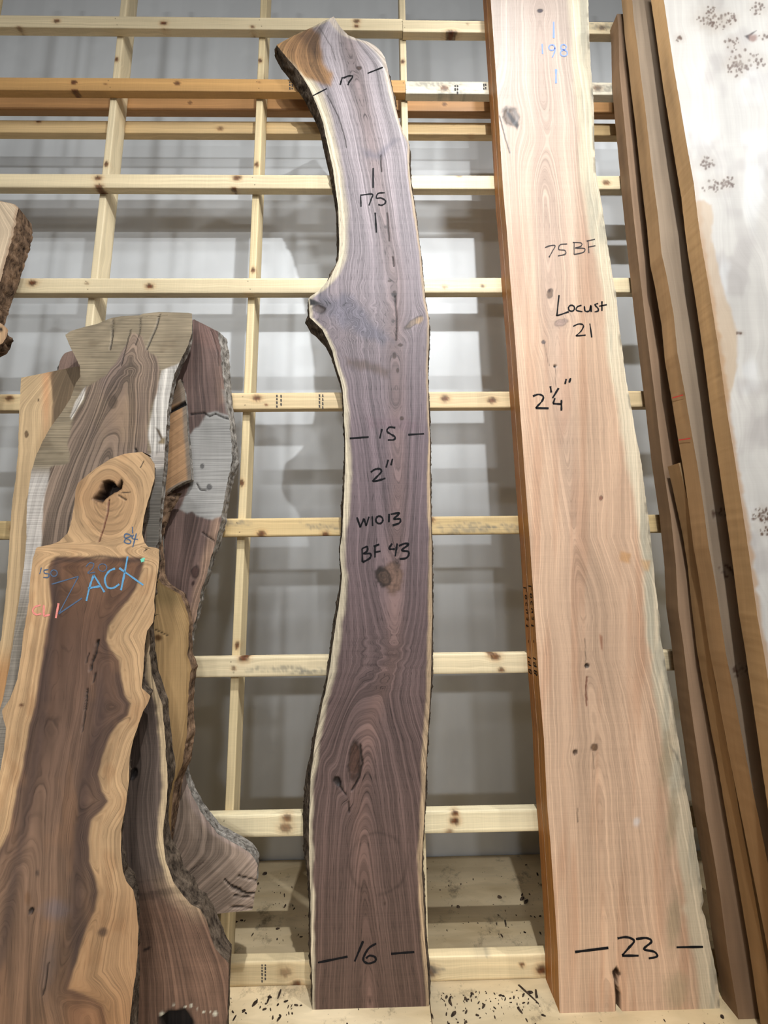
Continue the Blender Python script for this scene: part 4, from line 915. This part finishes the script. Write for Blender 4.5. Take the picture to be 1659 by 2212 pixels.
# --- chalked slab in front
L1L = [(306, 976), (269, 980), (239, 991), (209, 1010), (187, 1027), (168, 1044), (163, 1059), (161, 1088), (155, 1122), (146, 1152), (127, 1170), (105, 1178), (86, 1180), (78, 1184), (71, 1208), (65, 1256), (62, 1299), (56, 1337), (50, 1374), (45, 1419), (37, 1468), (22, 1509), (4, 1535), (7, 1554), (13, 1572), (9, 1617), (2, 1658), (-8, 1700), (-30, 1800), (-60, 1950), (-80, 2212), (-95, 2600), (-100, 2900)]
L1R = [(306, 976), (325, 988), (334, 1002), (334, 1032), (327, 1059), (318, 1088), (310, 1122), (307, 1152), (312, 1171), (320, 1182), (336, 1183), (343, 1186), (344, 1215), (338, 1255), (333, 1299), (334, 1322), (331, 1344), (318, 1363), (313, 1393), (310, 1441), (306, 1486), (325, 1503), (321, 1516), (310, 1535), (299, 1565), (288, 1598), (280, 1636), (278, 1692), (271, 1743), (262, 1792), (261, 1837), (265, 1882), (273, 1904), (288, 1923), (295, 1956), (299, 2005), (297, 2061), (293, 2106), (288, 2136), (280, 2212), (275, 2500), (275, 2900)]
HEART = [(112, 1212), (125, 1204), (160, 1201), (210, 1206), (276, 1204), (305, 1204), (311, 1212), (308, 1232), (295, 1270), (276, 1299), (254, 1326), (235, 1352), (230, 1382), (239, 1404), (258, 1426), (263, 1468), (269, 1501), (282, 1520), (276, 1546), (254, 1565), (239, 1587), (224, 1628), (213, 1673), (220, 1710), (235, 1731), (220, 1747), (198, 1773), (192, 1811), (194, 1859), (213, 1926), (205, 1968), (183, 2016), (164, 2080), (149, 2136), (200, 2155), (224, 2173), (232, 2212), (200, 2900), (-150, 2900), (-60, 1990), (-10, 1850), (5, 1825), (19, 1792), (28, 1750), (35, 1710), (47, 1666), (56, 1617), (63, 1568), (75, 1524), (84, 1468), (93, 1412), (101, 1359), (112, 1307), (106, 1262), (106, 1225)]
def paint_chalked(p):
    p.col[:] = lin((196, 158, 116)); mul(p, 1+.35*2*fbm(p.px*0.03, p.py*0.01, 3, 4)*.6)
    lay(p, .45*sstep(.02, .25, fbm(p.px*.03, p.py*.015, 31, 3)), (166, 122, 82))
    sd = sdpoly(p.px, p.py, HEART)+5*fbm(p.px*.05, p.py*.03, 2, 3)
    m = sstep(-3, 4, sd); hc = np.array([lin((122, 86, 62)), lin((108, 80, 64)), lin((110, 84, 68)), lin((122, 94, 74)), lin((128, 96, 72))])
    c = np.stack([np.interp(p.py, [1200, 1400, 1600, 1900, 2200], hc[:, i]) for i in range(3)], -1)
    p.col = p.col*(1-m[..., None])+c*m[..., None]
    mul(p, 1+m*.5*2*fbm(p.px*0.045, p.py*0.005, 5, 4)*.7)
    wg = np.exp(-(sd/45)**2)*sstep(1180, 1230, p.py); p.g = p.g*(1-wg)+wg*(sd*0.0013+p.g*.3)
    for o_, w_, a_ in ((22, 4, .35), (36, 6, .3), (-9, 2, .25), (-20, 3, .18)): lay(p, a_*np.exp(-((sd-o_+5*fbm(p.px*.03, p.py*.02, 61, 3))/w_)**2)*sstep(1190, 1215, p.py), (86, 60, 44) if o_ > 0 else (150, 106, 70))
    lay(p, (1-m)*sstep(1820, 1990, p.py)*.55, (160, 116, 78))
    # dark growth bands along the rim of the heart
    lay(p, .55*np.exp(-((sd-6)/7)**2), (72, 54, 46))
    lay(p, m*.6*np.exp(-((p.px-np.interp(p.py, [1300, 1600, 1900, 2200], [118, 85, 30, -20]))/14)**2), (74, 58, 52))
    lay(p, m*.55*np.exp(-((p.px-np.interp(p.py, [1400, 1560, 1700, 1900, 2100], [215, 215, 180, 165, 165]))/16)**2)*sstep(1400, 1520, p.py), (70, 54, 50))
    lay(p, m*.5*sstep(.05, .25, fbm(p.px*.02, p.py*.008, 41, 3)), (142, 104, 76))
    lay(p, sstep(2060, 2200, p.py)*sstep(120, 160, p.px)*.4, (150, 100, 60))
    spot(p, 120, 1965, 26, 20, (112, 104, 108), 0, .5, .8); spot(p, 105, 2080, 16, 60, (86, 78, 76), 10, .45, .8)
    spot(p, 222, 2013, 10, 9, (84, 62, 50), 0, .8)
    p.g += .02*np.exp(-((p.px-255)/40)**2-((p.py-1400)/60)**2)
    # neck: grey brown centre with end grain arcs round the hole
    neck = sstep(1200, 1170, p.py)
    r = ell(p, 235, 1085, 78, 95)
    lay(p, neck*sstep(1.05, .55, r)*.7, (168, 130, 92))
    p.g = p.g*(1-neck)+neck*(r*.06+.006*fbm(p.px*.03, p.py*.03, 71, 3))
    rr = ell(p, 236, 1070, 1, 1)
    mul(p, 1-neck*.22*sstep(.3, .8, np.sin(rr*.42))*sstep(1075, 1090, p.py)*sstep(45, 25, np.abs(p.px-232)))
    lay(p, neck*sstep(1178, 1196, p.py)*.7*sstep(300, 270, p.px)*sstep(150, 180, p.px), (140, 104, 74))
    lay(p, .8*np.exp(-((p.py-(1207+5*np.sin(p.px*.05)))/3.5)**2)*sstep(112, 125, p.px)*sstep(308, 296, p.px), (80, 60, 48))
    hole = [(199, 1078), (213, 1060), (221, 1040), (232, 1036), (246, 1042), (252, 1050), (262, 1034), (265, 1042), (262, 1056), (252, 1062), (236, 1070), (220, 1086), (208, 1084)]
    sh = sdpoly(p.px, p.py, hole)+3*fbm(p.px*.15, p.py*.15, 3, 3)
    lay(p, sstep(-4, -1, sh)*.5, (92, 62, 40)); lay(p, sstep(-1, 3, sh), (44, 30, 22)); p.dep += .046*sstep(-.5, 5, sh)
    crack(p, [(235, 1080), (231, 1110), (222, 1145), (213, 1170)], 2.2, .006, (96, 44, 24)); crack(p, [(255, 1070), (272, 1080)], 1.2); crack(p, [(262, 1065), (282, 1063)], 1.0, .002)
    crack(p, [(311, 996), (303, 1010)], 1.0, .002); crack(p, [(325, 1178), (312, 1190)], 1.6, .003)
    crack(p, [(211, 1385), (206, 1410), (198, 1430), (194, 1448)], 4.5, .010); crack(p, [(206, 1455), (200, 1475)], 2.2, .005); crack(p, [(192, 1412), (186, 1432)], 1.6, .003)
    crack(p, [(188, 1490), (184, 1530), (178, 1580)], 2.6, .006); crack(p, [(104, 2080), (97, 2130), (92, 2150)], 2.2, .004)
    knot(p, 67, 1968, 5, 8, (34, 22, 16), 15, spread=3, dep=.006); spot(p, 81, 1886, 4, 7, (84, 66, 54)); spot(p, 60, 1940, 6, 14, (120, 88, 64)); spot(p, 46, 1523, 5, 4, (120, 84, 56))
M_CHK = wood_mat('chalked_walnut', F1=60, a1=0.15, F2=220, a2=0.12, a3=0.3, saw=0.01, rough=0.6, seed=25.0, blot=0.2)
p1l = slab('chalked_board', L1L, L1R, 1.02, 0.140, 0.056, paint_chalked, M_CHK, 0.0037, None, [(970, 1), (1190, 1), (1500, 3), (2090, 2), (2140, 14), (2212, 20), (3000, 14)], None, B_DARK, jit=(.001, .001), auto=True)
tag(p1l.root, 'front tan-rimmed dark slab with holed neck and blue chalked name', 'slab')
ribbon(p1l, 'chalk_writing', [[(112, 1262), (170, 1245)], [(170, 1245), (127, 1326)], [(127, 1326), (177.5, 1292)], ], 2.0, M_CHALKD)
ribbon(p1l, 'chalk_writing', [[(187, 1298), (194, 1268), (203, 1242)], [(203, 1242), (226, 1279)], [(190.6, 1271), (217, 1266)], [(249, 1228), (236, 1234), (227, 1250), (232, 1268), (245, 1270), (258, 1262)], [(276, 1202), (269, 1240), (261.6, 1275)], [(258, 1227), (310, 1264)]], 3.2, M_CHALKB, label='blue chalk lettering')
ribbon(p1l, 'chalk_writing', [[(88, 1307), (76, 1311), (71, 1320), (79, 1327.5), (90, 1325.6)], [(95, 1307), (95, 1331)], [(95, 1331), (108, 1327.5)], [(127, 1303), (121, 1335)]], 2.8, M_CHALKP, label='pink chalk CL')
ribbon(p1l, 'chalk_writing', [[(286, 1157.5), (273, 1153), (269, 1160), (282, 1168), (280, 1174), (269, 1171), (274, 1162), (286, 1157.5)], [(289, 1155), (286, 1163), (298, 1165)], [(295, 1152), (287, 1182)], [(286, 1138), (287, 1152)]], 2.0, M_CHALKD, label='blue 84')
ribbon(p1l, 'chalk_writing', [[(90, 1226), (86, 1240)], [(105, 1230), (96, 1232), (97, 1238), (106, 1240), (104, 1247), (94, 1247)], ring(117, 1238, 7, 7)], 1.8, M_CHALKD)
ribbon(p1l, 'chalk_writing', [[(186, 1224), (194, 1216), (203, 1218), (200, 1228), (190, 1238), (206, 1236)], ring(222, 1226, 9, 8)], 1.6, M_CHALKD)
ribbon(p1l, 'chalk_writing', [[(304, 1210), (313, 1206)], [(305, 1213), (312, 1211)]], 3, M_CHALKG, label='small green chalk dab')
# --- slab at the far upper left with furrowed bark
L0L = [(-60, 426), (-90, 440), (-180, 700), (-260, 1000), (-420, 1700), (-600, 2500)]
L0R = [(-60, 426), (0, 434), (33, 441), (40, 448), (30, 500), (14, 560), (-2, 620), (-16, 690), (8, 702), (16, 712), (16, 724), (6, 742), (-10, 750), (-30, 800), (-60, 1000), (-150, 1700), (-260, 2500)]
def paint_l0(p):
    p.col[:] = lin((222, 196, 164)); mul(p, 1+.2*2*fbm(p.px*0.05, p.py*0.01, 3, 4)*.6)
    lay(p, sstep(692, 705, p.py)*sstep(775, 750, p.py)*sstep(-45, -20, p.px)*.9, (200, 160, 118)); spot(p, 2, 712, 4, 6, (40, 28, 22))
    lay(p, sstep(8, 3, p.dr)*.5, (170, 130, 100))
p0 = slab('barked_board', L0L, L0R, 1.40, 0.045, 0.082, paint_l0, M_TAN, 0.007, None, [(426, 10), (445, 26), (470, 36), (500, 36), (560, 34), (620, 30), (680, 22), (700, 8), (740, 8), (760, 10), (2500, 12)], None, B_BROWN, jit=(.001, .006), auto=True)
tag(p0.root, 'pale slab with thick furrowed bark cut off by the left frame edge', 'slab')

# red crayon ticks on the right stack
def tick(p, a, b):
    pts = [on_plane(np.array(q[0], float), np.array(q[1], float), 1.492+0.02, 0.018) for q in (a, b)]
def side_tick(p, z, y_a, y_b, LE, y0, kk):
    q = on_plane(np.array([e[0] for e in LE], float), np.array([e[1] for e in LE], float), y0, kk)[::-1]
    x = float(np.interp(z, q[:, 2], q[:, 0]))-0.004
    V = np.array([(x, y_a, z), (x, y_a, z+.005), (x, y_b, z+.012), (x, y_b, z+.017)])-p.off
    mesh_obj('crayon_tick', V, [(0, 1, 3, 2)], M_RED, p.edge)
side_tick(p3, 2.20, 1.372, 1.425, S3L, 1.29, .035); side_tick(p3, 2.02, 1.366, 1.42, S3L, 1.29, .035)

# ================================================================== DEBRIS on the plywood
M_CHIP = bark_mat('bark_chip', (30, 24, 20), (84, 68, 54))
def chip(l, w, t, seed):
    r = np.random.RandomState(seed); n = 7
    a = np.linspace(0, 2*math.pi, n, endpoint=False)
    rad = 1+0.35*(r.rand(n)-.5)
    X = np.cos(a)*l/2*rad; Y = np.sin(a)*w/2*rad
    V = [(X[i], Y[i], 0) for i in range(n)]+[(X[i]*.8, Y[i]*.8, t*(.7+.5*r.rand())) for i in range(n)]+[(0, 0, t*1.2)]
    Q = [(i, (i+1) % n, n+(i+1) % n, n+i) for i in range(n)]; T = [(n+i, n+(i+1) % n, 2*n) for i in range(n)]
    return np.array(V), np.array(Q), np.array(T)
def floor_pt(px, py):
    q = ray(px, py); return q[0]*(-CZ/q[2]), q[1]*(-CZ/q[2])
big = [(1181, 1961, .030, .012, 20, 'dark bark chip nearest the walnut slab behind the low rail'), (1079, 1939, .020, .012, 0, None), (1092, 1995, .032, .008, 80, None), (1136, 1949, .034, .010, 35, None), (990, 1960, .016, .010, 0, None), (1370, 1000, 0, 0, 0, None), (572, 1888, .030, .018, 20, None), (580, 2160, .028, .006, 80, None), (604, 2148, .034, .006, 80, None), (1158, 2148, .034, .008, 70, None), (980, 2192, .022, .008, 30, None), (1560, 2198, .014, .008, 0, None), (1138, 2146, .085, .0026, -50, None)]
names = {1: 'squarish dark bark chip lying behind the low rail between the planks', 2: 'long dark splinter of bark just behind the lowest rail, near locust', 3: 'slanting bark splinter on shaded plywood left of the locust plank', 4: 'small round bark crumb behind the lowest rail right of walnut', 6: 'flat dark bark piece on plywood beside the split stub foot', 7: 'short dark bark sliver on plywood right of the dark slab', 8: 'thin upright-looking bark sliver on plywood left of walnut foot', 9: 'dark bark chip on plywood just left of the locust foot', 10: 'brown bark chip on plywood right of the walnut foot', 11: 'tiny dark chip on plywood at the bottom right corner', 12: 'thin brown stick lying aslant by the locust foot', 0: 'dark bark splinter on shaded plywood beside the locust edge'}
big[0] = (1128, 1942, .030, .012, 30, None)
for i, (px, py, l, w, a, lb) in enumerate(big):
    if l == 0: continue
    x, y = floor_pt(px, py); V, Q, T = chip(l, w, .006, i+3)
    o = mesh_obj('bark_chip' if i != 12 else 'thin_stick', V, Q, M_CHIP, None, tris=T, smooth=False)
    o.location = (float(x), float(y), 0.0005); o.rotation_euler[2] = math.radians(a)
    tag(o, names[i], 'chip' if i != 12 else 'stick', 'bark chips on the plywood' if i != 12 else None)
r = np.random.RandomState(3); VV = []; QQ = []; TT = []; b = 0
for i in range(760):
    if i < 330: x, y = r.uniform(-1.6, 1.6), 1.78+abs(r.normal(0, .2))
    elif i < 620: x, y = r.uniform(-1.0, 1.6), r.uniform(1.30, 1.63)
    else: x, y = r.uniform(.2, .56) if i % 3 else r.uniform(-.6, -.26), 1.598-abs(r.normal(0, .055))
    if y > 2.22 or 1.60 < y < 1.80 or any(a < x < b_ and c < y < d for a, b_, c, d in FOOT): continue
    s = abs(r.normal(0, .0045))+.0016; V, Q, T = chip(s*(1+1.6*r.rand()), s*.7, s*.4, i)
    a = r.uniform(0, 3.14); c, n = math.cos(a), math.sin(a)
    V = np.stack([V[:, 0]*c-V[:, 1]*n+x, V[:, 0]*n+V[:, 1]*c+y, V[:, 2]+.0003], -1)
    VV.append(V); QQ.append(Q+b); TT.append(T+b); b += len(V)
tag(mesh_obj('bark_crumbs', np.concatenate(VV), np.concatenate(QQ), M_CHIP, None, tris=np.concatenate(TT), smooth=False), 'fine dark bark crumbs scattered over the plywood', 'debris', kind='stuff')
